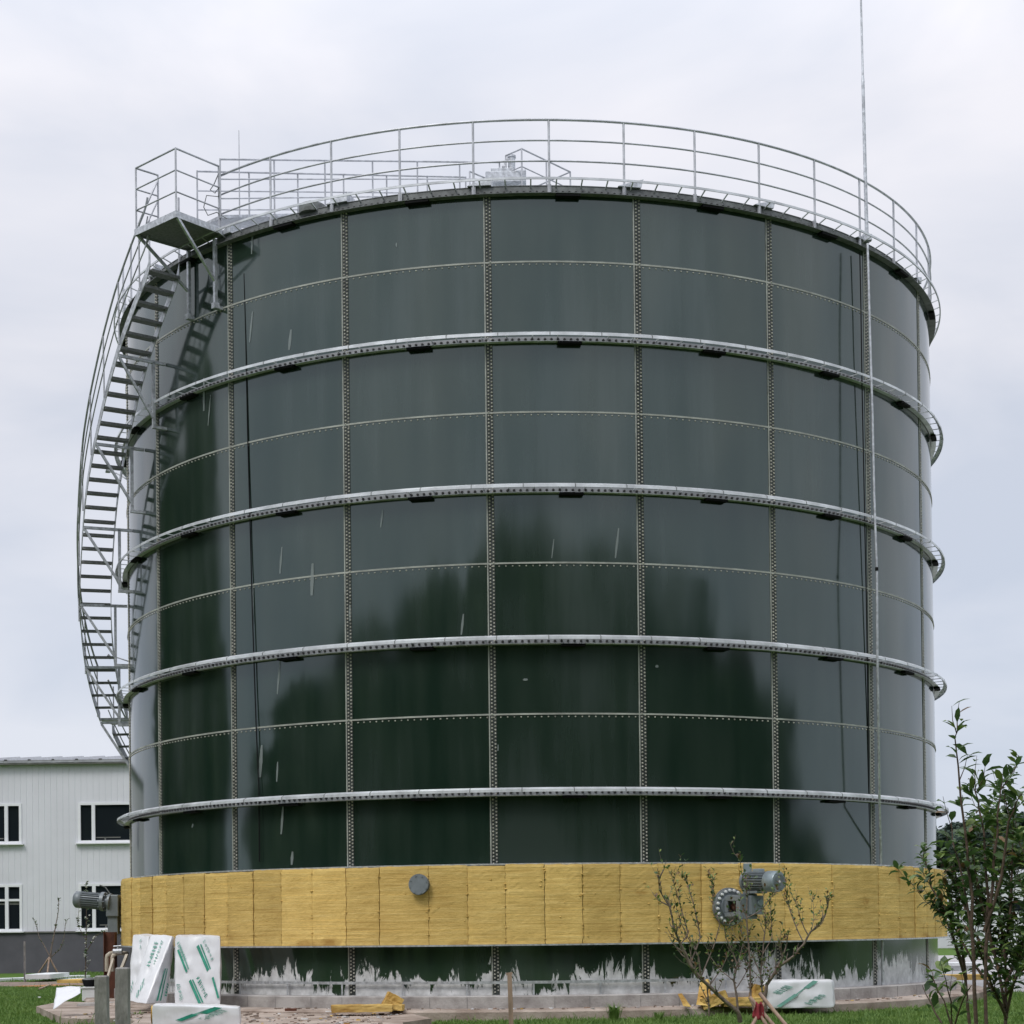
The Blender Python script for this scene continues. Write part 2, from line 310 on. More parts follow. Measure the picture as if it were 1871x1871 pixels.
g2 = grass_patch('grass', ((-16, -5.2), (24, 61)), 90000, .03, .08, lambda x, y: outring(x, y) and not inslab(x, y) and not (45.6 < y < 50.2), 4)
tag(g2, 'green lawn between the tank and the white building', 'grass')
g3 = grass_patch('grass', ((6.5, 13), (26, 38)), 20000, .04, .1, lambda x, y: outring(x, y) and not (y > 35), 5)
tag(g3, 'green grass under the leafy shrub right of the tank', 'grass')

rs_ = random.Random(8); mb = MB()
mt_ = [M['soil'], M['plastic'], M['wood'], M['concrete'], M['wool']]
for i in range(900):
    if i < 740: x, y = rs_.uniform(-7.2, -2), rs_.uniform(23.2, 28.4); z = .115
    else: a_ = rs_.uniform(-32, 52); q = cyl(a_, rs_.uniform(8.4, 8.85), 0); x, y, z = q.x, q.y, .168
    if z < .15 and not ((-5.0 < x < -2.1) or (-6.6 < x < -1.8 and 26.7 < y < 28) or (-7.2 < x < -5 and 27 < y < 30) or (-6.3 < x < -5.2 and 25.9 < y < 27.2)): continue
    mb.cur = rs_.choices(range(5), [8, 1, 1.5, 4, 1.2])[0]; s_1 = rs_.uniform(.008, .035)
    mb.box((x, y, z+s_1*.25), (s_1*rs_.uniform(.8, 3), s_1, s_1*.6), rs_.uniform(0, 3.1))
o = mb.build('debris', mt_); o['kind'] = 'stuff'; tag(o, 'crumbs of soil, wool and concrete strewn over the ledge', 'debris')
g4 = grass_patch('weeds', ((-6.9, -4.7), (23.0, 27.2)), 1500, .04, .16, lambda x, y: (x < -5.15 and y < 25.2) or (y < 26.95 and x < -6.2), 9)
tag(g4, 'straggly weeds along the broken edge of the slab', 'weeds')

# ---------------------------------------------------------------- the tank
ZB = HC-1.09                                   # foot of the steel wall
PH = math.degrees(-.372742); DT = 360/21
tank = thing('storage_tank', (0, D, ZB), 'huge round dark green bolted steel tank banded with galvanised rings', 'tank')
mb = MB(); rw = random.Random(12); bul = {}; vs = []; nz_ = 66; nc_ = 21*14     # every sheet is very slightly dished
for i in range(nc_):
    t_ = PH+360*i/nc_
    for j in range(nz_+1):
        z = ZB+(ZR-ZB)*j/nz_; kc = int((ZR-z)/CH-1e-6); kk = (i//14, kc)
        if kk not in bul: bul[kk] = (rw.uniform(-.005, .007), rw.uniform(-.0025, .0025))
        s1 = (i % 14)/14; s2 = ((ZR-z)/CH) % 1; a_, b_ = bul[kk]
        vs.append(cyl(t_, RT+(a_*math.sin(math.pi*s1)+b_*math.sin(2*math.pi*s1))*math.sin(math.pi*s2), z))
mb.add(vs, [(i*(nz_+1)+j, ((i+1) % nc_)*(nz_+1)+j, ((i+1) % nc_)*(nz_+1)+j+1, i*(nz_+1)+j+1) for i in range(nc_) for j in range(nz_)], True)
mb.cur = 1
# white chalky scrape marks on the wall
for (u, v0, v1, w, sk) in [(462, 420, 466, 4, 1), (460, 572, 626, 4, 3), (531, 604, 640, 6, 2), (374, 692, 752, 6, 0), (384, 724, 778, 3, 3), (514, 1000, 1048, 4, 2), (571, 1030, 1088, 7, 1), (845, 1122, 1160, 4, 2), (1127, 965, 1020, 4, 3),
                        (698, 932, 964, 3, 2), (510, 1205, 1268, 4, 3), (507, 1392, 1428, 4, 1), (477, 1362, 1420, 8, 2), (516, 1470, 1524, 5, 2), (534, 1556, 1580, 6, 1), (463, 1070, 1140, 3, 0), (725, 445, 452, 3, 0), (1010, 985, 1020, 2, 2), (640, 1105, 1135, 5, 0), (352, 1505, 1512, 5, 1), (910, 1360, 1372, 2, 0), (960, 1240, 1244, 9, 0), (1200, 1215, 1220, 6, 0)]:
    tv = theta_at(u); dep = D-RT*math.cos(R_(tv)); z0 = at(u, v1, dep).z; z1 = at(u, v0, dep).z; w_ = w/FPX*dep*.55
    t0 = math.degrees(math.asin(max(-1, min(1, at(u-sk, v1, dep).x/RT)))); t1 = math.degrees(math.asin(max(-1, min(1, at(u+sk, v0, dep).x/RT)))); dd = math.degrees(w_/RT)
    mb.add([cyl(t0-dd*.6, RT+.011, z0), cyl(t0+dd*.6, RT+.011, z0), cyl((t0+t1)/2+dd, RT+.011, (z0+z1)/2), cyl(t1+dd*.5, RT+.011, z1), cyl(t1-dd*.5, RT+.011, z1), cyl((t0+t1)/2-dd, RT+.011, (z0+z1)/2)], [(0, 1, 2, 3, 4, 5)])
mk = bpy.data.materials.new('chalk smear'); mk.use_nodes = True; q = mk.node_tree.nodes; b = q['Principled BSDF']; b.inputs['Base Color'].default_value = (.34, .38, .38, 1); b.inputs['Alpha'].default_value = .5; b.inputs['Roughness'].default_value = .7
mb.build('shell', [M['enamel'], mk], tank)

mb = MB(); mb.arc([(RT-.02, ZR-.02), (4, ZR+1.30), (.3, ZR+2.55), (.0, ZR+2.6)], 0, 360, 84, closed_prof=False, full=True); mb.build('roof', M['galv'], tank)
# vertical laps with two staggered rows of bolt caps
def boltrow(mb, pts, nrm, r=.013, h=.014):
    for p, q in zip(pts, nrm):
        x = Vector((0, 0, 1)).cross(q).normalized(); z = Vector((0, 0, 1)); k = 6
        ring = [p+(x*math.cos(a*math.pi/3)+z*math.sin(a*math.pi/3))*r for a in range(k)]
        top = [p+q*h+(x*math.cos(a*math.pi/3)+z*math.sin(a*math.pi/3))*r*.6 for a in range(k)]
        mb.add(ring+top, [tuple(range(k, 2*k))]+[(i, (i+1) % k, k+(i+1) % k, k+i) for i in range(k)])
for i in range(21):
    th = PH+(i-3)*DT
    thn = (th+180) % 360-180
    if abs(thn) > 100: continue
    mb = MB(); dw = math.degrees(1/RT)
    mb.arc([(RT, ZB+.01), (RT+.006, ZB+.01), (RT+.006, ZR-.1), (RT, ZR-.1)], th-.052*dw, th+.052*dw, 2)
    mb.cur = 1
    mb.arc([(RT+.001, ZB+.01), (RT+.010, ZB+.01), (RT+.010, ZR-.1), (RT+.001, ZR-.1)], th-.072*dw, th-.053*dw, 1)
    mb.cur = 2; P = []; Q = []
    z = ZB+.05; k = 0
    while z < ZR-.12:
        for s, ofs in ((-.022, 0), (.03, .03)):
            t_ = th+s*dw; P.append(cyl(t_, RT+.006, z+ofs)); Q.append(Vector((math.sin(R_(t_)), -math.cos(R_(t_)), 0)))
        z += .0565
    boltrow(mb, P, Q, .0165, .016)
    mb.build('bolted_seam', [M['strip'], M['seal'], M['bolt']], tank)
# horizontal laps
for kc in (1, 3, 5, 7, 9):
    z = ZR-kc*CH
    mb = MB(); mb.arc([(RT, z-.013), (RT+.010, z-.013), (RT+.010, z+.013), (RT, z+.013)], 0, 360, 252, full=True)
    mb.cur = 1; P = []; Q = []
    t_ = -95
    while t_ < 95:
        P.append(cyl(t_, RT, z-.045)); Q.append(Vector((math.sin(R_(t_)), -math.cos(R_(t_)), 0))); t_ += .77
    boltrow(mb, P, Q, .014, .016)
    mb.build('sheet_seam', [M['seal'], M['bolt']], tank)
# stiffening rings: bolted angle, stood-off outer rail, rungs, splice plates
for kc in (0, 2, 4, 6, 8):
    z = ZR-kc*CH; top = kc == 0
    mb = MB()
    zb = z-.15 if top else z-.10
    mb.arc([(RT+.003, zb), (RT+.012, zb), (RT+.012, z), (RT+.003, z)], 0, 360, 252, full=True)
    mb.cur = 2 if not top else 0
    mb.arc([(RT+.012, zb), (RT+.13 if top else RT+.10, zb), (RT+.13 if top else RT+.10, zb+.008), (RT+.012, zb+.008)], 0, 360, 252, full=True)
    if top: mb.arc([(RT-.05, z+.005), (RT+.02, z+.005), (RT+.02, z+.015), (RT-.05, z+.015)], 0, 360, 252, full=True)
    mb.cur = 1; P = []; Q = []
    t_ = -100
    while t_ < 100:
        P.append(cyl(t_, RT+.012, zb+.055)); Q.append(Vector((math.sin(R_(t_)), -math.cos(R_(t_)), 0))); t_ += .74
    boltrow(mb, P, Q, .024, .03)
    ringo = mb.build('stiffening_ring', [M['galvdark'] if top else M['ringm'], M['boltdark'], M['bright']], tank)
    mb = MB(); ro = RT+.215; zo = z+.045 if top else z-.012
    if top: mb.arc([(ro-.012, zo-.016), (ro+.012, zo-.02), (ro+.012, zo+.016), (ro-.012, zo+.022)], 0, 360, 252, full=True)
    else: mb.arc([(ro-.045, zo+.025), (ro-.04, zo+.036), (ro+.022, zo+.004), (ro+.024, zo-.038), (ro+.018, zo-.038), (ro+.014, zo-.002)], 0, 360, 252, full=True)
    if not top:
        mb.cur = 1
        for q in range(63):
            t_ = q*360/63+kc*1.3; mb.arc([(ro-.047, zo+.026), (ro-.04, zo+.039), (ro+.0245, zo+.006), (ro+.0265, zo-.040), (ro+.02, zo-.039), (ro+.01, zo-.002)], t_-.045, t_+.045, 1)
        mb.cur = 0
    for q in range(126):
        t_ = q*360/126+.7
        mb.bar(cyl(t_, RT, z-.02), cyl(t_, ro-.01, zo), .022, .012)
    mb.build('outer_rail', [M['bright'], M['galvdark']], ringo)
    for i in range(21):
        t_ = PH+(i-3)*DT+DT*.53; tn = (t_+180) % 360-180
        if abs(tn) > 96: continue
        mb = MB(); w = 1.35
        mb.arc([(RT+.02, zb-.042), (RT+.12, zb-.042), (RT+.12, zb-.004), (RT+.02, zb-.004)], t_-w, t_+w, 4)
        mb.build('splice_plate', M['black'], ringo)
# roof rib ends standing up at the rim
for i in range(21):
    t_ = PH+(i-3)*DT; tn = (t_+180) % 360-180
    if abs(tn) > 92: continue
    mb = MB(); e = Vector((math.cos(R_(t_)), math.sin(R_(t_)), 0)); n_ = Vector((math.sin(R_(t_)), -math.cos(R_(t_)), 0))
    p = cyl(t_, RT+.06, ZR+.02)
    mb.hexa([p-e*.32, p+e*.06, p+e*.06-n_*.3, p-e*.32-n_*.3, p-e*.30+Vector((0, 0, .012)), p+e*.10+Vector((0, 0, .14)), p+e*.06-n_*.3+Vector((0, 0, .13)), p-e*.3-n_*.3+Vector((0, 0, .03))])
    mb.build('roof_rib_end', M['galv'], tank)
mb = MB(); p = cyl(theta_at(572), RT-.1, ZR-.02)
mb.cylr(p, p+Vector((0, 0, .14)), .22, 16); mb.cylr(p+Vector((0, 0, .14)), p+Vector((0, 0, .2)), .12, 12, .1); mb.build('roof_vent', M['galvdark'], tank)
# insulation boards round the lower wall
ZI0 = HC-.296; RB = RT+.175; ZI1 = HC+.975
mb = MB(); mb.arc([(RT+.01, ZI0-.012), (RT+.225, ZI0-.012), (RT+.225, ZI0+.012), (RT+.01, ZI0+.012)], 0, 360, 252, full=True)
mb.arc([(RT+.01, ZI1+.004), (RT+.13, ZI1-.01), (RT+.13, ZI1+.012), (RT+.01, ZI1+.02)], 0, 360, 252, full=True)
mb.build('insulation_shelf', M['galv'], tank)
edges = []; t_ = -98.
jl = [theta_at(u, RT+.17) for u in (458, 509, 565, 627, 688, 778, 848, 917, 988, 1058, 1127, 1197, 1275, 1345, 1428, 1514, 1598, 1635, 1665)]
edges = [jl[0]-4.3*k for k in range(14, 0, -1)]+jl+[jl[-1]+4.0*k for k in range(1, 9)]
rs = random.Random(5)
for a, b2 in zip(edges[:-1], edges[1:]):
    if a < -118: continue
    mb = MB(); nx = 10; nz = 26; jr = rs.uniform(-.010, .010); g = rs.choice((.02, .03, .05)); zt = ZI1-.004+rs.uniform(-.022, .008)
    ro = RB+jr; vs = []
    for i in range(nx+1):
        for j in range(nz+1):
            t_ = a+g+(b2-a-2*g)*i/nx; z = ZI0+.014+(zt-ZI0-.014)*j/nz
            edge = .010*(1 if i in (0, nx) else 0)+(.01 if j in (nz,) else 0)
            if j == nz: z += .012*noise.noise(Vector((t_*1.5, 5, 1)))+.008*noise.noise(Vector((t_*6, 5, 1)))
            p = cyl(t_, ro, z); dr = .004*noise.noise(Vector((p.x*3, p.y*3, z*10)))+.004*noise.noise(p*20)
            if i in (0, nx): t_ += .09*noise.noise(Vector((t_, z*13, 3)))+.05*noise.noise(Vector((t_, z*40, 7)))
            vs.append(cyl(t_, ro+dr-edge, z))
    fs = [(i*(nz+1)+j, (i+1)*(nz+1)+j, (i+1)*(nz+1)+j+1, i*(nz+1)+j+1) for i in range(nx) for j in range(nz)]
    k = len(vs)                                # back rim to give thickness
    rim = [i*(nz+1) for i in range(nx+1)]+[nx*(nz+1)+j for j in range(1, nz+1)]+[i*(nz+1)+nz for i in range(nx-1, -1, -1)]+[j for j in range(nz-1, 0, -1)]
    for q in rim:
        p = Vector(vs[q]); d = Vector((p.x, p.y-D, 0)).normalized(); vs.append(p-d*.15)
    for i in range(len(rim)): fs.append((rim[i], rim[(i+1) % len(rim)], k+(i+1) % len(rim), k+i))
    mb.add(vs, fs)
    for q in range(rs.randint(5, 15)):          # torn tufts along the edges and across the face
        tt = rs.choice((a+g, b2-g)) if rs.random() < .7 else rs.uniform(a, b2)
        zq = rs.uniform(ZI0+.05, zt-.02); w_, h_ = rs.uniform(.05, .20), rs.uniform(.004, .016); cq = cyl(tt, ro+rs.uniform(.012, .03), zq)
        mb.add([cyl(tt-w_, ro-.004, zq), cyl(tt+w_*.2, ro-.004, zq-h_), cyl(tt+w_, ro-.004, zq+h_*.4), cyl(tt, ro-.004, zq+h_), cq], [(0, 1, 4), (1, 2, 4), (2, 3, 4), (3, 0, 4)])
    mb.build('insulation_board', M['wool'], tank)
# dark backing behind the open joints
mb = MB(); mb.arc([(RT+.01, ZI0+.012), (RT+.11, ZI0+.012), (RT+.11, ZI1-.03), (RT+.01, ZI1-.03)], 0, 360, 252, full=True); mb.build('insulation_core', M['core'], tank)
# round cover on its nozzle
tc_ = theta_at(763, RT+.2); nrm = Vector((math.sin(R_(tc_)), -math.cos(R_(tc_)), 0)); zc_ = at(763, 1617, 27.9).z
p = cyl(tc_, RT, zc_)
cv = MB(); cv.cylr(p, p+nrm*.25, .15, 28); cv.cylr(p+nrm*.25, p+nrm*.275, .168, 28); 
nz_ = cv.build('nozzle', M['galvdark'], tank)
cv = MB(); cv.cylr(p+nrm*.275, p+nrm*.30, .16, 32)
for a in range(8):
    x = Vector((0, 0, 1)).cross(nrm)
    q = p+nrm*.30+(x*math.cos(a*math.pi/4+.3)+Vector((0, 0, 1))*math.sin(a*math.pi/4+.3))*.14; cv.cylr(q, q+nrm*.012, .012, 6)
cv.build('cover_plate', M['motor'], tank)
# foundation and the flat bar round the foot
mb = MB(); mb.arc([(RT-.2, .168), (8.36, .168), (8.36, ZB-.012), (8.345, ZB), (RT-.2, ZB)], 0, 360, 252, full=True)
fo = mb.build('foundation', M['concrete'], tank)
mb = MB(); rr_ = random.Random(3)
for k in range(40):
    t_ = -90+k*4.6+rr_.uniform(-.7, .7); mb.cur = 0; mb.arc([(8.361, .17), (8.364, .17), (8.364, ZB-.01), (8.361, ZB-.01)], t_-.025, t_+.025, 1)
mb.build('form_joints', M['post'], fo)
zz = HC-.886
mb = MB(); mb.arc([(RT+.06, zz-.022), (RT+.068, zz-.022), (RT+.068, zz+.022), (RT+.06, zz+.022)], -62, 24, 100)
for k in range(12):
    t_ = -60+k*7.5
    mb.bar(cyl(t_, RT+.06, ZB), cyl(t_, RT+.06, zz), .03, .006, up=cyl(t_, 1, 0)-cyl(t_, 0, 0)); mb.bar(cyl(t_, RT, zz), cyl(t_, RT+.06, zz), .03, .006)
mb.build('foot_rail', M['galv'], tank)

# hanging cables
for (us, nm, lb) in [([(446, 500), (449, 620), (452, 780), (458, 1000), (461, 1120), (468, 1330), (473, 1440), (474, 1575)], 'hanging_cable', 'thin black cable hanging down the tank wall left of centre'),
                 ([(1571, 462), (1573, 560), (1575, 700), (1579, 900), (1583, 1100), (1586, 1300), (1589, 1575)], 'hanging_cable', 'thin black cable beside the lightning rod conductor')]:
    pts = []
    for u, v in us:
        tv = theta_at(u, RT+.03); dep = D-(RT+.03)*math.cos(R_(tv)); q = at(u, v, dep); pts.append(q)
    mb = MB(); mb.tube(pts, .011, 5); tag(mb.build(nm, M['black']), lb, 'cable')

# ---------------------------------------------------------------- rim guard rail
gr = thing('guard_rail', (0, D, ZR), 'curved tubular guard rail running round the rim of the tank roof', 'railing')
p0 = theta_at(1003, RT+.05, ZR+.5)
posts = [p0+k*DT/2 for k in range(-60, 60)]
posts = sorted({round((q+180) % 360-180, 2) for q in posts if -180 <= q < 180})
for q in posts:
    if -48 < q < -39.5 or abs(q) > 178: continue
    mb = MB(); mb.tube([cyl(q, RT+.045, ZR-.12), cyl(q, RT+.045, ZR+1.05)], .019, 8); mb.box(cyl(q, RT+.035, ZR-.05), (.06, .03, .14), R_(q)); mb.build('post', M['rail'], gr)
for h, r in ((1.05, .022), (.72, .016), (.39, .016)):
    mb = MB(); pts = [cyl(-39.9+(313)*i/250, RT+.045, ZR+h) for i in range(251)]; mb.tube(pts, r, 6); mb.build('rail', M['rail'], gr)

# ---------------------------------------------------------------- staircase
st = thing('spiral_staircase', tuple(cyl(-60, 8.6, 0)), 'galvanised steel staircase winding up the left side of the tank to a platform', 'staircase')
RI, RO = 8.34, 8.92
key = [(-.8, -45.5, 11.40), (0, -46.0, 11.21), (5, -53., 10.17), (10, -59.4, 9.11), (15, -66.1, 8.09), (20, -71.5, 6.98), (24, -78, 6.10), (27, -83.2, 5.45), (31, -91, 4.60), (32, -93, 4.40)]
def th_n(x): return float(np.interp(x, [k[0] for k in key], [k[1] for k in key]))
def z_n(x): return float(np.interp(x, [k[0] for k in key], [k[2] for k in key]))+HC
low = [(i, -98.5-1.9*i, 4.17-.225*i) for i in range(0, 25)]
def flight(ns, thf, zf, treads):
    for r in (RI, RO):
        mb = MB(); P = [(thf(x), zf(x)) for x in ns]; vs = []
        for t_, z in P:
            for dr, dz in ((-.006, -.13), (.006, -.13), (.006, .06), (-.006, .06)): vs.append(cyl(t_, r+dr, z+dz))
        fs = [(i*4+j, (i+1)*4+j, (i+1)*4+(j+1) % 4, i*4+(j+1) % 4) for i in range(len(P)-1) for j in range(4)]+[(0, 1, 2, 3), (len(vs)-1, len(vs)-2, len(vs)-3, len(vs)-4)]
        mb.add(vs, fs); mb.build('stringer', M['galv'], st)
    for x in treads:
        t_ = thf(x); z = zf(x); mb = MB(); e = Vector((math.cos(R_(t_)), math.sin(R_(t_)), 0))
        a = cyl(t_, RI+.01, z); b2 = cyl(t_, RO-.01, z); w = .115
        mb.hexa([a-e*w+Vector((0, 0, -.02)), a+e*w+Vector((0, 0, -.02)), b2+e*w+Vector((0, 0, -.02)), b2-e*w+Vector((0, 0, -.02)), a-e*w, a+e*w, b2+e*w, b2-e*w])
        mb.hexa([a+e*w+Vector((0, 0, -.045)), a+e*(w+.006)+Vector((0, 0, -.045)), b2+e*(w+.006)+Vector((0, 0, -.045)), b2+e*w+Vector((0, 0, -.045)), a+e*w+Vector((0, 0, .004)), a+e*(w+.006)+Vector((0, 0, .004)), b2+e*(w+.006)+Vector((0, 0, .004)), b2+e*w+Vector((0, 0, .004))])
        mb.build('tread', M['tread'], st)
xs = [-.8+.5*i for i in range(0, 66)]
flight(xs, th_n, z_n, list(range(0, 32)))
flight([i*.5-.6 for i in range(0, 36)], lambda x: -98.5-1.9*x, lambda x: 4.17-.225*x+HC, list(range(0, 17)))
def rails(P, posts):                           # P: (theta, z of nosing) along the outer edge
    for h, r in ((1.02, .02), (.70, .013), (.38, .013)):
        mb = MB(); mb.tube([cyl(t_, RO+.04, z+h) for t_, z in P], r, 6); mb.build('handrail', M['rail'], st)
    for t_, z in posts:
        mb = MB(); mb.tube([cyl(t_, RO+.03, z-.08), cyl(t_, RO+.04, z+1.02)], .016, 6); mb.build('post', M['rail'], st)
rails([(th_n(x), z_n(x)) for x in xs], [(th_n(x), z_n(x)) for x in (1, 4.5, 8, 12, 16, 20, 24, 28, 31.5)])
rails([(-97.5-1.9*(x-.5), 4.28-.225*x+HC) for x in [i*.5 for i in range(36)]], [(-98.5-1.9*x, 4.17-.225*x+HC) for x in (0, 4, 8, 12, 16)])
# mid landing
mb = MB(); mb.arc([(RI, 4.36+HC), (RO+.02, 4.36+HC), (RO+.02, 4.41+HC), (RI, 4.41+HC)], -97.8, -92.6, 4); mb.build('landing', M['galv'], st)
# wall brackets: post, arm, brace
for x in (5, 11, 17, 22.6, 27.3, 31.8):
    t_ = th_n(x); z = z_n(x)-.13; mb = MB(); nrm = cyl(t_, 1, 0)-cyl(t_, 0, 0)
    mb.bar(cyl(t_, RT+.01, z), cyl(t_, RO, z), .05, .05); mb.bar(cyl(t_, RI-.08, z), cyl(t_, RI-.08, z-1.15), .05, .05, up=nrm)
    mb.bar(cyl(t_, RO-.02, z-.03), cyl(t_, RI-.06, z-.98), .035, .045); mb.bar(cyl(t_, RT, z-1.15), cyl(t_, RI-.05, z-1.15), .07, .05)
    mb.build('wall_bracket', M['galv'], st)
# top platform
pc = [Vector((-6.62, 29.41, 11.80+HC)), Vector((-5.76, 28.65, 11.80+HC)), Vector((-5.13, 29.41, 11.80+HC)), Vector((-5.84, 30.12, 11.80+HC))]
mb = MB(); dz = Vector((0, 0, .045)); mb.hexa([p.copy() for p in pc]+[p+dz for p in pc]); mb.build('platform_floor', M['tread'], st)
mb = MB()
for i in range(4): mb.bar(pc[i]+dz*.2+Vector((0, 0, .02)), pc[(i+1) % 4]+dz*.2+Vector((0, 0, .02)), .012, .11)
mb.build('platform_edge', M['galv'], st)
def prail(a, b2, hs=(1.08, .72, .36), r=.018, parent=st, z=.05, name='platform_rail'):
    mb = MB()
    for h in hs: mb.tube([a+Vector((0, 0, h+z)), b2+Vector((0, 0, h+z))], r if h == hs[0] else r*.8, 6)
    return mb.build(name, M['rail'], parent)
def ppost(p, h=1.08, z=0, parent=st, r=.018, name='post'):
    mb = MB(); mb.tube([p+Vector((0, 0, z)), p+Vector((0, 0, h+.05))], r, 6); return mb.build(name, M['rail'], parent)
ins = (pc[0]+pc[2])/2
cn = [p+(ins-p).normalized()*.03 for p in pc]
prail(cn[0], cn[1]); prail(cn[1], cn[2])
rb = cn[0].lerp(cn[3], .42); prail(cn[0], rb)
for p in (cn[0], cn[1], cn[2], rb, cn[1].lerp(cn[2], .97)): ppost(p)
# transition rail from the platform corner down to the stair handrail
mb = MB()
for h in (1.05, .70, .38): mb.tube([rb+Vector((0, 0, h)), cyl(th_n(-.2), RO+.04, z_n(-.2)+h*.97), cyl(th_n(1), RO+.04, z_n(1)+h)], .017 if h > 1 else .013, 6)
mb.build('handrail', M['rail'], st)
# platform supports
for (top, bot, br) in ((at(344.5, 458, 30.05), at(348.5, 581, 30.05), pc[0]+Vector((.06, 0, -.02))), (at(392.6, 437, 29.45), at(395, 561, 29.45), pc[1]+Vector((.02, .05, -.02)))):
    mb = MB(); d = (Vector((0, D, 0))-Vector((top.x, top.y, 0))).normalized()
    mb.bar(top, Vector((top.x, top.y, bot.z)), .055, .055, up=d); b2 = Vector((top.x, top.y, top.z-.72)); mb.bar(br, b2, .04, .045)
    q = Vector((top.x, top.y, bot.z)); mb.bar(q-d*.05, q+d*.28, .09, .06); mb.box(q+Vector((0, 0, .02)), (.1, .1, .09), .7)
    mb.build('platform_support', M['galv'], st)
# small fittings on arms
for (u, v, u2, v2) in ((201, 862, 232, 876), (203, 1202, 234, 1208)):
    a = at(u, v, 35.0); b2 = at(u2, v2, 34.6); mb = MB(); mb.tube([b2, b2.lerp(a, .6)+Vector((0, 0, .03)), a], .014, 5); mb.cylr(a, a+Vector((-.07, 0, .03)), .03, 8, .055)
    mb.build('bracket_fitting', M['rail'], st)
# loops of cable at the platform
mb = MB(); q = cn[2]
mb.tube([q+Vector((-.02, -.03, 1.0)), q+Vector((-.10, -.05, .8)), q+Vector((-.16, -.05, .72)), q+Vector((-.08, -.05, .66)), q+Vector((.02, -.05, .8)), q+Vector((-.02, -.05, .6)), q+Vector((-.22, -.06, .62)), q+Vector((-.27, -.06, .42)), q+Vector((-.2, -.06, .28)), q+Vector((-.05, -.06, .33)), q+Vector((.12, -.05, .22))], .009, 5)
mb.build('cable_loop', M['galvdark'], st)

# ---------------------------------------------------------------- roof walkway and centre platform
wk = thing('roof_walkway', (0, D, ZR+2.6), 'railed steel walkway rising over the tank roof to its centre platform', 'walkway')
zt = 14.52+HC
ctr = Vector((-.08, 35.95, zt)); q1 = Vector((-.05, 34.88, zt)); q2 = Vector((.95, 36.0, zt)); q3 = Vector((-.08, 37.0, zt)); q4 = Vector((-1.13, 35.9, zt))
A = at(402, 291, 29.35); A.z -= 1.0; Aend = q1.lerp(q4, .42)
Bf = at(360, 313, 29.95); Bf.z -= 1.0; Bend = q4.lerp(q1, -.08)
mb = MB(); mb.hexa([A, Bf, Bend, Aend, A+Vector((0, 0, .05)), Bf+Vector((0, 0, .05)), Bend+Vector((0, 0, .05)), Aend+Vector((0, 0, .05))]); mb.build('walkway_floor', M['galv'], wk)
def railrun(a, b2, npost, hs=(1.0, .66, .33)):
    mb = MB()
    for h in hs: mb.tube([a+Vector((0, 0, h)), b2+Vector((0, 0, h))], .018 if h == hs[0] else .013, 6)
    mb.build('rail', M['rail'], wk)
    for i in range(npost):
        p = a.lerp(b2, i/(npost-1)); mb = MB(); mb.tube([p, p+Vector((0, 0, hs[0]))], .016, 6); mb.build('post', M['rail'], wk)
railrun(A, Aend, 7); railrun(Bf, Bend, 7)
mb = MB(); mb.hexa([q1, q2, q3, q4]+[q+Vector((0, 0, .05)) for q in (q1, q2, q3, q4)]); mb.build('centre_floor', M['galv'], wk)
def crail(a, b2):
    mb = MB()
    for h in (1.08, .72, .36): mb.tube([a+Vector((0, 0, h)), b2+Vector((0, 0, h))], .018 if h > 1 else .013, 6)
    mb.build('rail', M['rail'], wk)
crail(q1, q2); crail(q2, q3); crail(q3, q4); crail(q1.lerp(q4, .3), q1)
for p in (q1, q2, q3, q4, q1.lerp(q4, .3), q1.lerp(q2, .5)):
    mb = MB(); mb.tube([p, p+Vector((0, 0, 1.08))], .017, 6); mb.build('post', M['rail'], wk)
# mixer drive on the roof centre
mx_ = thing('roof_mixer', (-.45, 35.5, zt), 'small pale mixer drive standing at the centre of the tank roof', 'mixer')
b0 = at(929, 338, 35.3)
mb = MB(); mb.box(b0+Vector((-.05, 0, .05)), (.82, .6, .22)); mb.box(b0+Vector((-.12, -.02, .2)), (.46, .4, .12)); mb.box(b0+Vector((.26, -.1, .18)), (.2, .2, .1)); mb.build('base', M['galv'], mx_, .01)
mb = MB(); mb.cylr(b0+Vector((.05, 0, .15)), b0+Vector((.05, 0, .25)), .17, 14, .12); mb.cylr(b0+Vector((.07, 0, .25)), b0+Vector((.07, 0, .55)), .075, 12); mb.cylr(b0+Vector((.07, 0, .55)), b0+Vector((.07, 0, .59)), .09, 12); mb.build('motor', M['galv'], mx_)
mb = MB(); mb.cylr(b0+Vector((-.03, 0, .36)), b0+Vector((-.13, 0, .36)), .055, 10); mb.tube([b0+Vector((-.08, 0, .4)), b0+Vector((-.06, 0, .5)), b0+Vector((.02, 0, .53))], .02, 6); mb.build('elbow', M['rail'], mx_)

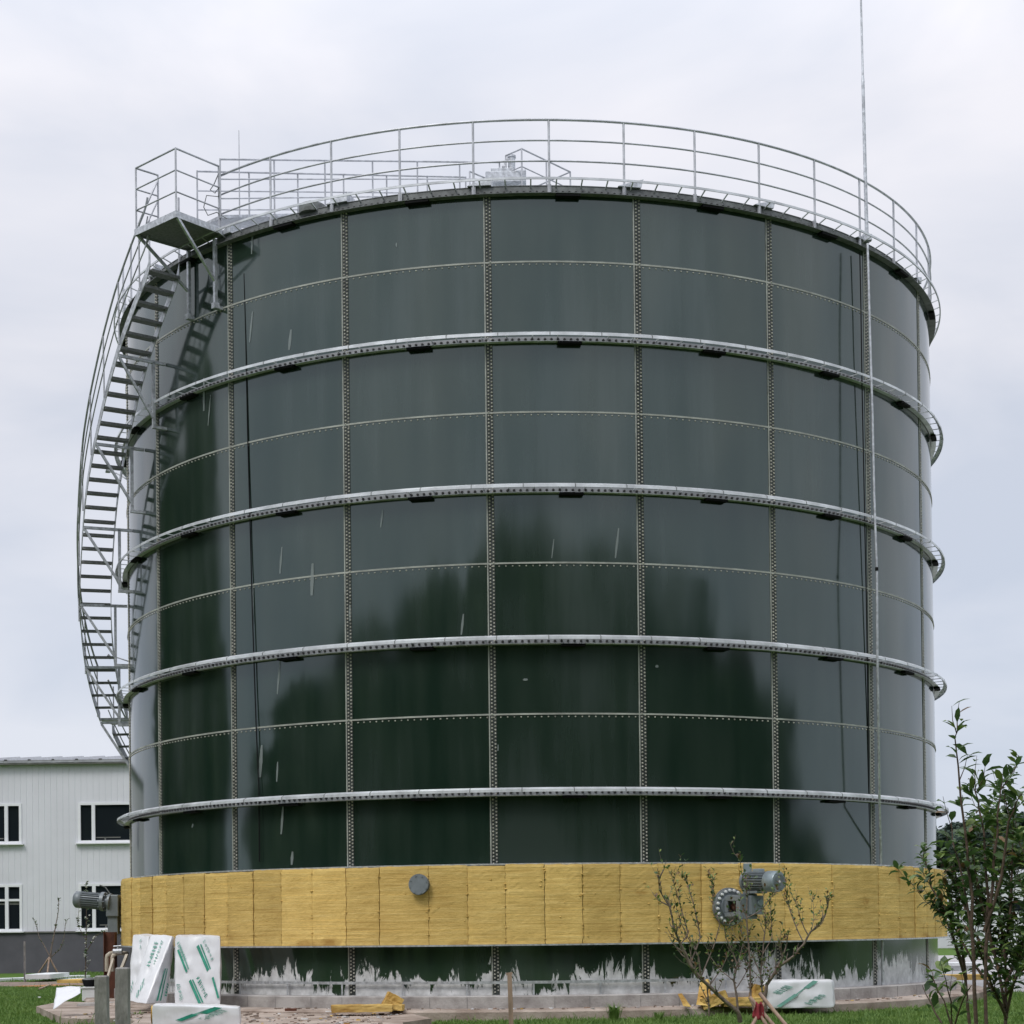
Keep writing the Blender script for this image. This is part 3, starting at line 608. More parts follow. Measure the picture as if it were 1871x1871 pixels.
# ---------------------------------------------------------------- lightning rods and conductor
base = at(1584, 440, 30.15)
lr = thing('lightning_rod', tuple(base), 'tall slim lightning rod rising from the right side of the tank rim', 'lightning rod')
tip = base+Vector((-.07, 0, 6.6))
mb = MB(); mb.tube([base, base.lerp(tip, .2), base.lerp(tip, .42)], [.034, .03, .028], 8); mb.tube([base.lerp(tip, .42), base.lerp(tip, .44), base.lerp(tip, .75), tip], [.028, .019, .016, .008], 6); mb.build('mast', M['galv'], lr)
mb = MB(); mb.tube([base+Vector((.02, -.02, .1)), base+Vector((-.03, .02, 1.2))], .012, 5); mb.box(base+Vector((0, 0, .05)), (.16, .1, .1)); mb.build('mount', M['galv'], lr)
mb = MB(); pts = [at(u, v, dd if v < 1500 else D-(RT+.09)*math.cos(R_(theta_at(u, RT+.09, HC+.6)))) for u, v, dd in ((1585, 445, 29.75), (1588, 560, 29.72), (1594, 760, 29.70), (1597, 900, 29.68), (1602, 1045, 29.6), (1603, 1200, 29.62), (1607, 1470, 29.68), (1609, 1550, 0), (1610, 1640, 0), (1612, 1725, 0), (1612, 1800, 0))]
mb.tube(pts, .022, 7); mb.build('down_conductor', M['galv'], lr)
mb = MB(); q = at(1602, 1043, 29.6); mb.cylr(q, q+Vector((0, 0, .06)), .028, 8); mb.build('coupling', M['black'], lr)
a = at(438, 400, 30.2); mb = MB(); mb.tube([a, a+Vector((0, 0, .75)), a+Vector((0, 0, 1.55))], [.014, .011, .006], 5)
o = tag(mb.build('lightning_rod', M['rail']), 'short thin lightning rod beside the stair platform rail', 'lightning rod'); ground_origin(o, a)

# ---------------------------------------------------------------- side agitators
def agitator_right():
    c0 = at(1334, 1657, 28.05); th = theta_at(1334, RT+.2)+6; az = R_(34)
    t = thing('agitator', tuple(c0), 'blue-grey agitator with big bolted flange on the yellow insulation, motor to the right', 'agitator')
    nr = Vector((math.sin(R_(th)), -math.cos(R_(th)), 0)); x = Vector((0, 0, 1)).cross(nr)*-1; z = Vector((0, 0, 1))
    x = Vector((nr.y*-1, nr.x, 0))
    if x.x < 0: x = -x
    mb = MB(); mb.cylr(c0-nr*.55, c0-nr*.03, .27, 28); mb.build('nozzle', M['galvdark'], t)
    mb = MB(); mb.cylr(c0-nr*.05, c0-nr*.015, .31, 36); mb.cylr(c0-nr*.01, c0+nr*.025, .30, 36); mb.cylr(c0+nr*.025, c0+nr*.06, .2, 28); mb.build('flange', M['motor'], t)
    mb = MB()
    for k in range(20):
        a = k*math.pi/10+.1; q = c0+(x*math.cos(a)+z*math.sin(a))*.265
        mb.cylr(q-nr*.08, q+nr*.065, .014, 6); mb.cylr(q+nr*.025, q+nr*.05, .026, 6)
    mb.build('flange_bolts', M['plastic'], t)
    ax = Vector((math.sin(az), -math.cos(az), 0)); sx_ = Vector((math.cos(az), math.sin(az), 0))
    R3 = Matrix((sx_, -ax, z)).transposed()   # local x side, y inward, z up
    # open bearing frame: two cheeks, top and bottom plates, end plate
    g0 = c0+ax*.03
    mb = MB()
    for s in (-.15, .15):
        for (dy_, dz_2, ly_, lz_) in ((.2, .125, .36, .07), (.2, -.125, .36, .07), (.06, 0, .08, .18), (.34, 0, .08, .18)): mb.box(g0+sx_*s+ax*dy_+z*dz_2, (.03, ly_, lz_), M3=R3)
    for s in (-.17, .17): mb.box(g0+z*s+ax*.2, (.27, .34, .03), M3=R3)
    mb.box(g0+ax*.40, (.36, .04, .40), M3=R3); mb.box(g0+ax*.46+sx_*.12+z*.02, (.26, .07, .30), M3=R3)
    mb.build('bearing_frame', M['motor'], t, .008)
    mb = MB(); mb.cylr(g0, g0+ax*.38, .05, 14); mb.cylr(g0+ax*.1, g0+ax*.2, .085, 14); mb.build('shaft', M['rust'], t)
    mb = MB(); q = g0+ax*.50+sx_*.16+z*.06; mb.cylr(q, q+ax*.03, .05, 12); mb.build('oil_plug', M['motorlight'], t)
    # motor above
    mo = g0+ax*.30+sx_*.10+z*.40; az2 = R_(40); a2 = Vector((math.sin(az2), -math.cos(az2), -.03)).normalized()
    mb = MB(); mb.cylr(mo-a2*.05, mo, .16, 22); mb.cylr(mo, mo+a2*.42, .125, 24)
    up = z-a2*z.dot(a2); up.normalize(); sd_ = a2.cross(up)
    for k in range(22):
        an = k*2*math.pi/22; d = up*math.cos(an)+sd_*math.sin(an); mb.bar(mo+a2*.02+d*.135, mo+a2*.42+d*.135, .012, .045, up=d)
    mo_ = mb.build('motor', M['motor'], t)
    mb = MB(); mb.tube([mo+a2*.42, mo+a2*.44, mo+a2*.63, mo+a2*.655], [.15, .168, .168, .155], 28); mb.build('fan_cowl', M['motorlight'], mo_)
    mb = MB(); mb.cylr(mo+a2*.656, mo+a2*.66, .125, 28)
    for k in range(4): mb.tube([mo+a2*.662+(up*math.cos(j*.2618)+sd_*math.sin(j*.2618))*(.035+.025*k) for j in range(25)], .0035, 4, False)
    mb.build('fan_grille', M['motor'], mo_)
    mb = MB(); mb.cylr(mo+a2*.66, mo+a2*.668, .02, 10); mb.build('fan_hub', M['plastic'], mo_)
    mb = MB(); mb.box(mo-a2*.02+up*.20, (.13, .13, .17)); mb.box(mo+a2*.2+up*.17-sd_*.02, (.14, .14, .06), az2); mb.build('terminal_box', M['motorlight'], mo_, .01)
    mb = MB(); mb.bar(mo+a2*.02-up*.30, mo+a2*.02-up*.1, .22, .06, up=a2); mb.box(mo+a2*.15-up*.17, (.24, .30, .04), az2); mb.build('motor_bracket', M['motor'], t)
    mb = MB(); q = c0-z*.36+nr*.0; mb.hexa([q+x*-.1-nr*.30-z*.12, q+x*.16-nr*.30-z*.12, q+x*.16-nr*.12-z*.12, q+x*-.1-nr*.12-z*.12, q+x*-.1-nr*.30+z*.1, q+x*.16-nr*.30+z*.1, q+x*.16-nr*.12+z*.1, q+x*-.1-nr*.12+z*.1]); mb.build('support_post', M['rust'], t)
agitator_right()
def agitator_left():
    c0 = at(205, 1650, 33.9)
    t = thing('agitator', tuple(c0), 'dark agitator motor sticking out from the left edge of the insulation', 'agitator')
    a = Vector((-.985, .12, .09)).normalized(); mo = at(186, 1647, 33.8); z = Vector((0, 0, 1)); sd_ = a.cross(z).normalized(); up = sd_.cross(a)
    mb = MB(); mb.cylr(mo, mo+a*.40, .135, 22)
    for k in range(22):
        an = k*2*math.pi/22; d = up*math.cos(an)+sd_*math.sin(an); mb.bar(mo+a*.02+d*.145, mo+a*.38+d*.145, .012, .035, up=d)
    m1 = mb.build('motor', M['motor'], t)
    mb = MB(); mb.tube([mo+a*.38, mo+a*.39, mo+a*.51, mo+a*.545], [.15, .165, .165, .13], 24); mb.build('fan_cowl', M['motor'], m1)
    mb = MB(); mb.cylr(mo-a*.07, mo-a*.0, .185, 24); mb.cylr(mo-a*.16, mo-a*.07, .11, 16); mb.cylr(mo-a*.19, mo-a*.15, .165, 24)
    for k in range(8):
        an = k*math.pi/4; q = mo+(up*math.cos(an)+sd_*math.sin(an))*.16; mb.cylr(q-a*.1, q+a*.03, .016, 6)
    mb.build('flange', M['motor'], t)
    mb = MB(); q = at(206, 1655, 33.85); mb.box(q+Vector((.02, 0, 0)), (.24, .3, .42)); mb.box(q+Vector((.02, 0, -.35)), (.2, .22, .4)); mb.build('gearbox', M['motor'], t, .015)
    mb = MB(); q = at(201, 1633, 33.7); mb.tube([q, q+Vector((-.09, 0, .13)), q+Vector((-.2, 0, .17))], .012, 5); mb.build('lifting_hook', M['galvdark'], t)
agitator_left()
# rusty steel column and bent pipes at the left foot of the tank
pcol = at(202, 1786, 33.2); o = MB(); ht = at(202, 1703, 33.2).z-0
o.box((pcol.x, pcol.y, ht/2), (.20, .03, ht)); o.box((pcol.x-.1, pcol.y, ht/2), (.012, .2, ht)); o.box((pcol.x+.1, pcol.y, ht/2), (.012, .2, ht))
ob = tag(o.build('steel_column', M['rust']), 'rust brown steel column under the left agitator', 'column'); ground_origin(ob, (pcol.x, pcol.y, 0))
vp = thing('pipe_bends', tuple(at(212, 1790, 32)), 'pair of beige bent pipes with a valve beside the rusty column', 'pipes')
for du in (0, 10):
    mb = MB(); mb.tube([at(195+du, 1775, 32.2), at(195+du, 1752, 32.2), at(196+du, 1746, 32.2), at(201+du, 1742+du*.1, 32.2), at(208+du, 1741, 32.3), at(232, 1742, 32.6)], .038, 8); mb.build('pipe', M['pipe'], vp)
mb = MB(); q = at(215, 1738, 32.2); mb.cylr(q+Vector((-.08, 0, 0)), q+Vector((.08, 0, 0)), .05, 10); mb.cylr(q, q+Vector((0, 0, .09)), .014, 6); mb.tube([q+Vector((-.08, 0, .09)), q+Vector((.06, 0, .1))], .014, 5); mb.build('valve', M['galv'], vp)
mb = MB(); mb.bar(at(197, 1786, 31.5), at(207, 1752, 31.7), .04, .04); mb.bar(at(214, 1790, 31.5), at(232, 1745, 32), .05, .05); mb.build('pipe_prop', M['pipe'], vp)

# ---------------------------------------------------------------- packages in printed film
def skin(mb, c8, n=10, amp=.012, fr=6, seed=0, soft=True):
    """bulging film-wrapped block from 8 corners"""
    c8 = [Vector(q) for q in c8]; ctr_ = sum(c8, Vector())/8
    F = [(0, 1, 5, 4), (1, 2, 6, 5), (2, 3, 7, 6), (3, 0, 4, 7), (4, 5, 6, 7), (3, 2, 1, 0)]
    for f in F:
        a, b2, c2, d = (c8[i] for i in f); nr = (b2-a).cross(d-a).normalized(); vs = []
        for i in range(n+1):
            for j in range(n+1):
                s, t2 = i/n, j/n; p = (a*(1-s)+b2*s)*(1-t2)+(d*(1-s)+c2*s)*t2
                w = (math.sin(math.pi*s)*math.sin(math.pi*t2))**.4 if 0 < s < 1 and 0 < t2 < 1 else 0
                q = p+nr*(.014*w*soft)+nr*w*amp*noise.noise(p*fr+Vector((seed, 0, 0)))*2
                q = q+nr*w*.012*(abs(noise.noise(Vector((p.x*6+p.z*3+seed, p.y*6, p.z*2.0))))*-2+.6)
                ed = Vector((noise.noise(p*7), noise.noise(p*7+Vector((9, 0, 0))), noise.noise(p*7+Vector((0, 9, 0)))))*.008
                rd = (ctr_-p).normalized()*(0 if not soft else .016 if (i in (0, n) and j in (0, n)) else .004 if (i in (0, n) or j in (0, n)) else 0)
                vs.append(q+ed+rd)
        mb.add(vs, [(i*(n+1)+j, (i+1)*(n+1)+j, (i+1)*(n+1)+j+1, i*(n+1)+j+1) for i in range(n) for j in range(n)], soft)
def decal(mb, face, pts, off=.026):            # pts in face (s, t) space
    a, b2, c2, d = (Vector(q) for q in face); nr = (b2-a).cross(d-a).normalized()
    if nr.y > 0: nr = -nr
    mb.add([(a*(1-s)+b2*s)*(1-t2)+(d*(1-s)+c2*s)*t2+nr*off for s, t2 in pts], [tuple(range(len(pts)))])
def stripe(mb, face, p, q, w, off=.026):
    (x0, y0), (x1, y1) = p, q; dx, dy = x1-x0, y1-y0; l_ = math.hypot(dx, dy); nx, ny = -dy/l_*w, dx/l_*w
    k = 6
    for i in range(k):
        s0, s1 = i/k, (i+1)/k
        decal(mb, face, [(x0+dx*s0-nx, y0+dy*s0-ny), (x0+dx*s1-nx, y0+dy*s1-ny), (x0+dx*s1+nx, y0+dy*s1+ny), (x0+dx*s0+nx, y0+dy*s0+ny)], off)
def script(mb, face, p, q, h, n, seed):        # a line of small brush-like characters
    rr = random.Random(seed); (x0, y0), (x1, y1) = p, q; dx, dy = x1-x0, y1-y0; l_ = math.hypot(dx, dy); tx, ty = dx/l_, dy/l_; nx, ny = -ty*h, tx*h; step = l_/n
    for i in range(n):
        cx0 = x0+tx*step*i; cy0 = y0+ty*step*i
        for k in range(rr.randint(3, 4)):
            kind = rr.randint(0, 2); o1 = rr.random()*.8
            if kind == 0: A_, B_ = (0, o1), (step*.7, o1)
            elif kind == 1: A_, B_ = (step*.7*o1, 0), (step*.7*o1, 1)
            else: A_, B_ = (0, o1), (step*.6, 1-o1)
            P_ = (cx0+tx*A_[0]+nx*A_[1], cy0+ty*A_[0]+ny*A_[1]); Q_ = (cx0+tx*B_[0]+nx*B_[1], cy0+ty*B_[0]+ny*B_[1])
            ddx, ddy = Q_[0]-P_[0], Q_[1]-P_[1]; ll = math.hypot(ddx, ddy) or 1; w = h*.055
            decal(mb, face, [(P_[0]-ddy/ll*w, P_[1]+ddx/ll*w), (P_[0]+ddy/ll*w, P_[1]-ddx/ll*w), (Q_[0]+ddy/ll*w, Q_[1]-ddx/ll*w), (Q_[0]-ddy/ll*w, Q_[1]+ddx/ll*w)])
def package(label, c8, marks, seed, end_wool=False, cat='package', group='film-wrapped insulation packages'):
    base = sum((Vector(q) for q in c8[:4]), Vector())/4
    t = thing('insulation_package', tuple(base), label, cat, group)
    mb = MB(); skin(mb, c8, 22, .009, 5, seed)
    faces = {'front': (c8[0], c8[1], c8[5], c8[4]), 'right': (c8[1], c8[2], c8[6], c8[5]), 'left': (c8[3], c8[0], c8[4], c8[7])}
    for mk_ in marks:
        fc = faces[mk_[0]]
        if mk_[1] == 's': mb.cur = 1+(mk_[5] if len(mk_) > 5 else 0); stripe(mb, fc, mk_[2], mk_[3], mk_[4])
        else: mb.cur = 2 if len(mk_) < 8 else 1+mk_[7]; script(mb, fc, mk_[2], mk_[3], mk_[4], mk_[5], mk_[6])
    mb.build('wrapping', [M['film'], M['green'], M['greyprint']], t, recalc=False)
    if end_wool:
        a, b2, c2, d = (Vector(q) for q in faces['left']); ce = (a+b2+c2+d)/4; nr = Vector((-1, -.1, 0)).normalized()
        mb = MB(); ring = [ce+(b2-a)*.42*math.cos(k*math.pi/10)+(d-a)*.42*math.sin(k*math.pi/10)+nr*.03 for k in range(20)]
        back = [p-nr*.05 for p in ring]; mb.add(ring+back, [tuple(range(20))]+[(i, (i+1) % 20, 20+(i+1) % 20, 20+i) for i in range(20)]); mb.build('wool_end', M['wool'], t)
    return t
zg = .168
def col(u, v0, v1, Y, Y1=None): a = at(u, v0, Y); return a
# standing, leftmost (behind)
def gnd(u, v, z): 
    p0 = at(u, v, 10); d = p0-CAM; k = (z-HC)/d.z; return CAM+d*k
b1 = gnd(237, 1829, .16); Yb = b1.y
package('upright white package at the left, half hidden behind the slanting one', [at(233, 1826, 28.9), at(262, 1830, 28.75), at(285, 1828, 29.2), at(246, 1824, 29.4), at(243, 1708, 29.3), at(272, 1711, 29.2), at(300, 1712, 29.6), at(258, 1707, 29.8)],
        [('front', 't', (.5, .92), (.55, .75), .10, 2, 4), ('front', 't', (.25, .30), (.15, .1), .10, 3, 5)], 1)
package('upright white package standing slanted between two others', [at(236, 1829, 28.2), at(267, 1834, 28.0), at(304, 1833, 28.4), at(275, 1828, 28.65), at(275, 1709, 28.75), at(315, 1711, 28.6), at(320, 1713, 28.9), at(285, 1709, 29.1)],
        [('front', 't', (.35, .9), (.35, .5), .16, 7, 6), ('front', 't', (.62, .92), (.62, .55), .10, 9, 7), ('front', 't', (.45, .35), (.3, .08), .14, 5, 8), ('right', 's', (.45, .04), (.40, .52), .045), ('right', 's', (.62, .04), (.58, .52), .03), ('right', 't', (.8, .3), (.78, .1), .12, 5, 9, 0)], 2)
package('upright white package with bold diagonal green stripes, right of the slanting one', [at(320, 1838, 28.0), at(402, 1837, 28.0), at(402, 1834, 28.5), at(322, 1836, 28.5), at(321, 1711, 28.3), at(402, 1711, 28.3), at(402, 1710, 28.8), at(322, 1709, 28.8)],
        [('front', 's', (.06, .80), (.26, .48), .022), ('front', 's', (.10, .86), (.30, .52), .016, 1), ('front', 't', (.02, .9), (.2, .62), .07, 6, 3), ('front', 's', (.50, .86), (.74, .50), .030), ('front', 's', (.57, .88), (.79, .52), .014), ('front', 't', (.62, .92), (.82, .62), .06, 6, 4),
         ('front', 's', (.33, .36), (.56, .02), .028), ('front', 's', (.39, .37), (.62, .04), .014), ('front', 't', (.47, .38), (.68, .08), .08, 7, 5, 0), ('front', 's', (.84, .40), (.97, .10), .022), ('front', 't', (.03, .30), (.12, .05), .08, 5, 7)], 3)
package('white package lying flat before the upright ones, wool showing at its end', [at(279, 1874, 23.5), at(438, 1874, 23.6), at(438, 1873, 24.0), at(284, 1873, 23.9), at(279, 1836, 23.5), at(437, 1840, 23.6), at(438, 1838, 24.05), at(284, 1833, 23.95)],
        [('front', 's', (.30, .25), (.49, .58), .045), ('front', 's', (.49, .58), (.70, .92), .022, 1), ('front', 's', (.58, .62), (.76, .96), .05), ('front', 't', (.62, .3), (.88, .8), .12, 12, 5)], 4, True)
package('white package lying on the ledge behind the bare shrub, pale green stripe', [at(1393, 1843, 27.3), at(1523, 1841, 27.5), at(1526, 1835, 27.95), at(1397, 1838, 27.8), at(1391, 1793, 27.35), at(1520, 1791, 27.55), at(1522, 1790, 28.0), at(1394, 1791, 27.85)],
        [('front', 's', (.22, .06), (.48, .50), .035, 1), ('front', 's', (.48, .50), (.62, .76), .012, 1), ('front', 's', (.62, .72), (.76, .98), .04, 1), ('front', 't', (.25, .50), (.45, .78), .14, 6, 3), ('front', 't', (.68, .12), (.92, .45), .12, 9, 4)], 5)

# wool offcuts
def chunk(label, boxes, name='wool_offcut', group='loose yellow wool offcuts'):
    mb = MB(); 
    for c8 in boxes: skin(mb, c8, 9, .007, 22, 3, False)
    o = mb.build(name, M['wool'], recalc=False); b0 = sum((Vector(q) for q in boxes[0][:4]), Vector())/4; ground_origin(o, b0); tag(o, label, 'insulation scrap', group)
def bx8(c, sz, rz=0, tilt=0):
    R3 = Matrix.Rotation(rz, 3, 'Z')@Matrix.Rotation(tilt, 3, 'Y'); hx, hy, hz = (q/2 for q in sz)
    return [Vector(c)+R3@Vector(q) for q in ((-hx, -hy, -hz), (hx, -hy, -hz), (hx, hy, -hz), (-hx, hy, -hz), (-hx, -hy, hz), (hx, -hy, hz), (hx, hy, hz), (-hx, hy, hz))]
def Lg(u, v, z=.17): return gnd(u, v, z)
q = Lg(658, 1850); chunk('flat yellow wool slab lying on the ledge left of centre', [bx8((q.x, q.y+.22, .17+.055), (.92, .42, .105), .12)])
q = at(716, 1829, 27.0); chunk('broken yellow wool lump leaning on the flat slab', [bx8((q.x, 27.15, .30), (.26, .16, .22), .3, .5)])
q = at(722, 1840, 26.9); chunk('small square yellow wool piece beside the broken lump', [bx8((q.x, 26.98, .215), (.24, .2, .085), -.1)])
chunk('long yellow wool piece lying behind the bare shrub', [bx8((at(1355, 1835, 27.3).x, 27.25, .235), (.62, .25, .13), .1)])
chunk('upright torn yellow wool slab behind the bare shrub', [[at(1272, 1836, 27.1), at(1300, 1838, 27.1), at(1302, 1834, 27.3), at(1274, 1832, 27.3), at(1279, 1795, 27.4), at(1293, 1790, 27.4), at(1295, 1789, 27.5), at(1281, 1794, 27.5)]])
chunk('crumpled yellow wool heap leaning against the foundation', [bx8((at(1307, 1828, 27.1).x, 27.2, .27), (.4, .22, .18), -.2, -.35)])
chunk('thin curved yellow wool strip standing at an angle on the ledge', [[at(1248, 1838, 27.0), at(1262, 1840, 27.0), at(1262, 1839, 27.06), at(1248, 1837, 27.06), at(1239, 1817, 27.2), at(1246, 1816, 27.2), at(1246, 1815, 27.26), at(1239, 1816, 27.26)]])
chunk('yellow wool block beside the white lying package', [bx8((at(1383, 1815, 27.4).x, 27.35, .36), (.18, .2, .26), .3, .2)])

# left foreground bits
def thinbar(name, a, b2, w, h, m_, label, cat, group=None):
    mb = MB(); mb.bar(a, b2, w, h); o = mb.build(name, m_, None, .004); ground_origin(o, a); return tag(o, label, cat, group)
def cpost(u0, u1, v, Y, label, lean=0):
    p = at((u0+u1)/2, v, Y); w = (u1-u0)/FPX*Y; mb = MB(); k = 8; R3 = Matrix.Rotation(.15, 3, 'Z')
    prof = [(-w/2, -w/2), (w/2, -w/2), (w/2, w/2), (-w/2, w/2)]; vs = []
    for i in range(k+1):
        z = p.z*i/k; s = 1+.03*noise.noise(Vector((z*5, u0, 0))); vs += [(p.x+lean*(z-p.z)+x*s+.004*noise.noise(Vector((z*4, x, u0))), p.y+y*s, z) for x, y in prof]
    vs += [(p.x+x*.8, p.y+y*.8, p.z+.012) for x, y in prof]
    mb.add(vs, [(i*4+j, i*4+(j+1) % 4, i*4+4+(j+1) % 4, i*4+4+j) for i in range(k+1) for j in range(4)]+[tuple(range((k+1)*4, (k+1)*4+4))])
    o = mb.build('concrete_post', M['post']); ground_origin(o, (p.x, p.y, 0)); tag(o, label, 'post', 'grey posts in the foreground')
cpost(175, 197, 1785, 15, 'shorter weathered grey post, left of its taller neighbour'); cpost(213, 236, 1770, 15.4, 'taller weathered grey post beside the white packages', .01)
p = at(931, 1780, 21); mb = MB(); w = .055
mb.bar(Vector((p.x+.02, p.y, 0)), p, w, .04, up=(0, 1, 0)); mb.bar(p+Vector((-.04, 0, .0)), p+Vector((.035, 0, .012)), .03, .03); o = mb.build('wooden_stake', M['wood']); ground_origin(o, (p.x, p.y, 0)); tag(o, 'thin wooden stake standing alone before the middle of the tank', 'stake')
# boards, bin, pot, scraps on the lawn
def flat(name, u0, v0, u1, v1, thick, m_, label, cat, ly=.25, z=0):
    a = gnd(u0, v0, z); b2 = gnd(u1, v1, z); mb = MB(); d = (b2-a); n_ = Vector((-d.y, d.x, 0)).normalized()*ly
    if n_.y < 0: n_ = -n_
    pts = [a, b2, b2+n_, a+n_]; dz_ = Vector((0, 0, thick)); mb.hexa([q.copy() for q in pts]+[q+dz_ for q in pts]); o = mb.build(name, m_, None, .004); ground_origin(o, a); return tag(o, label, cat)
flat('white_board', -30, 1795, 165, 1787, .09, M['plastic'], 'long white board lying on the lawn beyond the posts', 'board', .5)
flat('white_board', 46, 1789, 84, 1785, .13, M['plastic'], 'short white board on top of the long one', 'board', .7, .095)
flat('white_board', 104, 1792, 232, 1788, .05, M['plastic'], 'narrow white board reaching the rusty column', 'board', .4)
flat('wool_slab', 104, 1797, 146, 1797, .10, M['wool'], 'dull yellow wool slab lying flat beyond the black pot', 'insulation slab', 1.4)
flat('orange_board', 26, 1803, 78, 1804, .02, M['orange'], 'orange brown board lying in the grass', 'board', 1.3)
a = gnd(72, 1807, .03); thinbar('timber_lath', a, gnd(94, 1799, .03), .06, .04, M['wood'], 'short pale lath lying on the orange board', 'lath')
p = gnd(157, 1808, .11); pot = thing('black_pot', tuple(p), 'black pot with a dirty lid standing on a white box', 'pot')
bt = thing('white_box', tuple(gnd(162, 1829, .08)), 'dirty white box under the black pot', 'box')
q = gnd(162, 1829, .1); mb = MB(); mb.box(q+Vector((.0, .2, .12)), (.30, .36, .24), .1); mb.build('carton', M['plastic'], bt, .01); mb = MB(); mb.box(q+Vector((0, .2, .255)), (.34, .4, .03), .1); mb.build('lid', M['plastic'], bt, .006)
q = q+Vector((-.03, .22, .275)); mb = MB(); mb.tube([q, q+Vector((0, 0, .02)), q+Vector((0, 0, .12)), q+Vector((0, 0, .13))], [.10, .12, .15, .14], 20); mb.build('bowl', M['black'], pot)
mb = MB(); mb.tube([q+Vector((0, 0, .13)), q+Vector((0, 0, .145)), q+Vector((0, 0, .17)), q+Vector((0, 0, .175))], [.155, .15, .06, .02], 20); mb.build('lid', M['galvdark'], pot)
pot.location = pot.location
# white sheet draped over the concrete edge
mb = MB(); vs = []; A_, B_, C_, D_ = at(103, 1806, 27.9), at(148, 1803, 27.9), at(147, 1815, 27.5), at(97, 1842, 27.3)
n_ = 14
for i in range(n_+1):
    for j in range(n_+1):
        s, t2 = i/n_, j/n_; p = (A_*(1-s)+B_*s)*(1-t2)+(D_*(1-s)+C_*s)*t2; vs.append(p+Vector((0, -.05*noise.noise(p*6), .03*noise.noise(p*5))))
mb.add(vs, [(i*(n_+1)+j, (i+1)*(n_+1)+j, (i+1)*(n_+1)+j+1, i*(n_+1)+j+1) for i in range(n_) for j in range(n_)], True)
o = mb.build('plastic_sheet', M['film']); md = o.modifiers.new('t', 'SOLIDIFY'); md.thickness = .004; ground_origin(o, D_); tag(o, 'crumpled white plastic sheet hanging beside the black pot', 'sheet')
mb = MB(); a = gnd(152, 1850, 0); mb.hexa([Vector((a.x-.18, a.y, -.02)), Vector((a.x+.55, a.y-.05, -.02)), Vector((a.x+.6, a.y+.5, -.02)), Vector((a.x-.1, a.y+.5, -.02)), Vector((a.x-.12, a.y+.04, .16)), Vector((a.x+.5, a.y, .17)), Vector((a.x+.55, a.y+.45, .17)), Vector((a.x-.08, a.y+.45, .16))])
o = mb.build('concrete_block', M['concrete'], None, .02); ground_origin(o, a); tag(o, 'rough concrete block under the white box', 'block')
rs = random.Random(11)
for k, (u, v, lb) in enumerate([(72, 1824, 'white scrap lying in the grass left of the posts'), (130, 1856, 'pale wood splinter in the grass below the plastic sheet'), (102, 1855, 'tiny white crumb in the grass near the splinter')]):
    p = gnd(u, v, .02); mb = MB(); mb.box(p+Vector((0, 0, .02)), (.12 if k == 1 else .06, .04, .03), rs.uniform(-.3, .6)); o = mb.build('litter_scrap', M['plastic'], None, .006); ground_origin(o, p); tag(o, lb, 'litter', 'scraps on the lawn')
for k, (u, v, L_) in enumerate([(212, 1810, .5), (206, 1800, .35), (213, 1818, .45)]):
    p = gnd(u, v, .13); mb = MB(); mb.bar(p+Vector((-L_/2, 0, .06)), p+Vector((L_/2, .1, .05+.03*k)), .07, .03); o = mb.build('timber_offcut', [M['wood'], M['plastic'], M['concrete']][k], None, .004); ground_origin(o, p)
    tag(o, ['brown timber offcut between the two grey posts', 'white offcut topmost between the two grey posts', 'grey offcut lowest between the two grey posts'][k], 'offcut')
p = Lg(530, 1848); thinbar('brick_piece', p+Vector((-.1, .15, .02)), p+Vector((.08, .15, .02)), .07, .04, M['rust'], 'dark red brick piece lying on the ledge', 'brick')
p = Lg(605, 1850); thinbar('white_lath', p+Vector((-.1, .12, .01)), p+Vector((.1, .12, .01)), .03, .015, M['plastic'], 'thin white lath on the ledge left of the wool slab', 'lath')

# ---------------------------------------------------------------- white building behind
BY = 61.0
bd = thing('industrial_building', (-14, BY, 0), 'long two-storey white clad building with grey base behind the staircase', 'building')
def bx(u): return at(u, 1550, BY).x
def bz(v): return at(100, v, BY).z
XL, XR = -34, 6
zw0 = bz(1704); zw1 = bz(1396)
wins = []
pitch_w = bx(143)-bx(40)+bx(126)-bx(0)
ww = bx(126)-bx(0)
for k in (-3, -2, -1, 0, 1, 2):
    x0 = bx(143)+k*pitch_w; wins.append((x0, x0+ww, bz(1541), bz(1467), False)); wins.append((x0, x0+ww, bz(1701), bz(1615), True))
def corr(mb, x0, x1, z0, z1):
    p = .213; k0 = math.ceil(x0/p); xs_ = [x0]; ys = [0]
    pts = [(x0, 0)]
    k = k0
    while k*p < x1:
        for dx, dy in ((-.018, 0), (-.008, .02), (.008, .02), (.018, 0)):
            if x0 < k*p+dx < x1: pts.append((k*p+dx, dy*.5))
        k += 1
    pts.append((x1, 0)); vs = [(x, BY+y, z) for z in (z0, z1) for x, y in pts]; n_ = len(pts)
    mb.add(vs, [(i, i+1, n_+i+1, n_+i) for i in range(n_-1)])
mb = MB(); zs = sorted({zw0, zw1, wins[0][2], wins[0][3], wins[1][2], wins[1][3]})
for za, zb_ in zip(zs[:-1], zs[1:]):
    zm = (za+zb_)/2; hol = sorted((w_[0], w_[1]) for w_ in wins if w_[2] < zm < w_[3]); x = XL
    for h0, h1_ in hol: corr(mb, x, h0, za, zb_); x = h1_
    corr(mb, x, XR, za, zb_)
mb.add([(XL, BY, 0), (XL, BY+14, 0), (XL, BY+14, zw1), (XL, BY, zw1), (XR, BY, 0), (XR, BY+14, 0), (XR, BY+14, zw1), (XR, BY, zw1)], [(0, 1, 2, 3), (4, 7, 6, 5), (1, 5, 6, 2)])
mb.build('wall', M['wall'], bd, recalc=False)
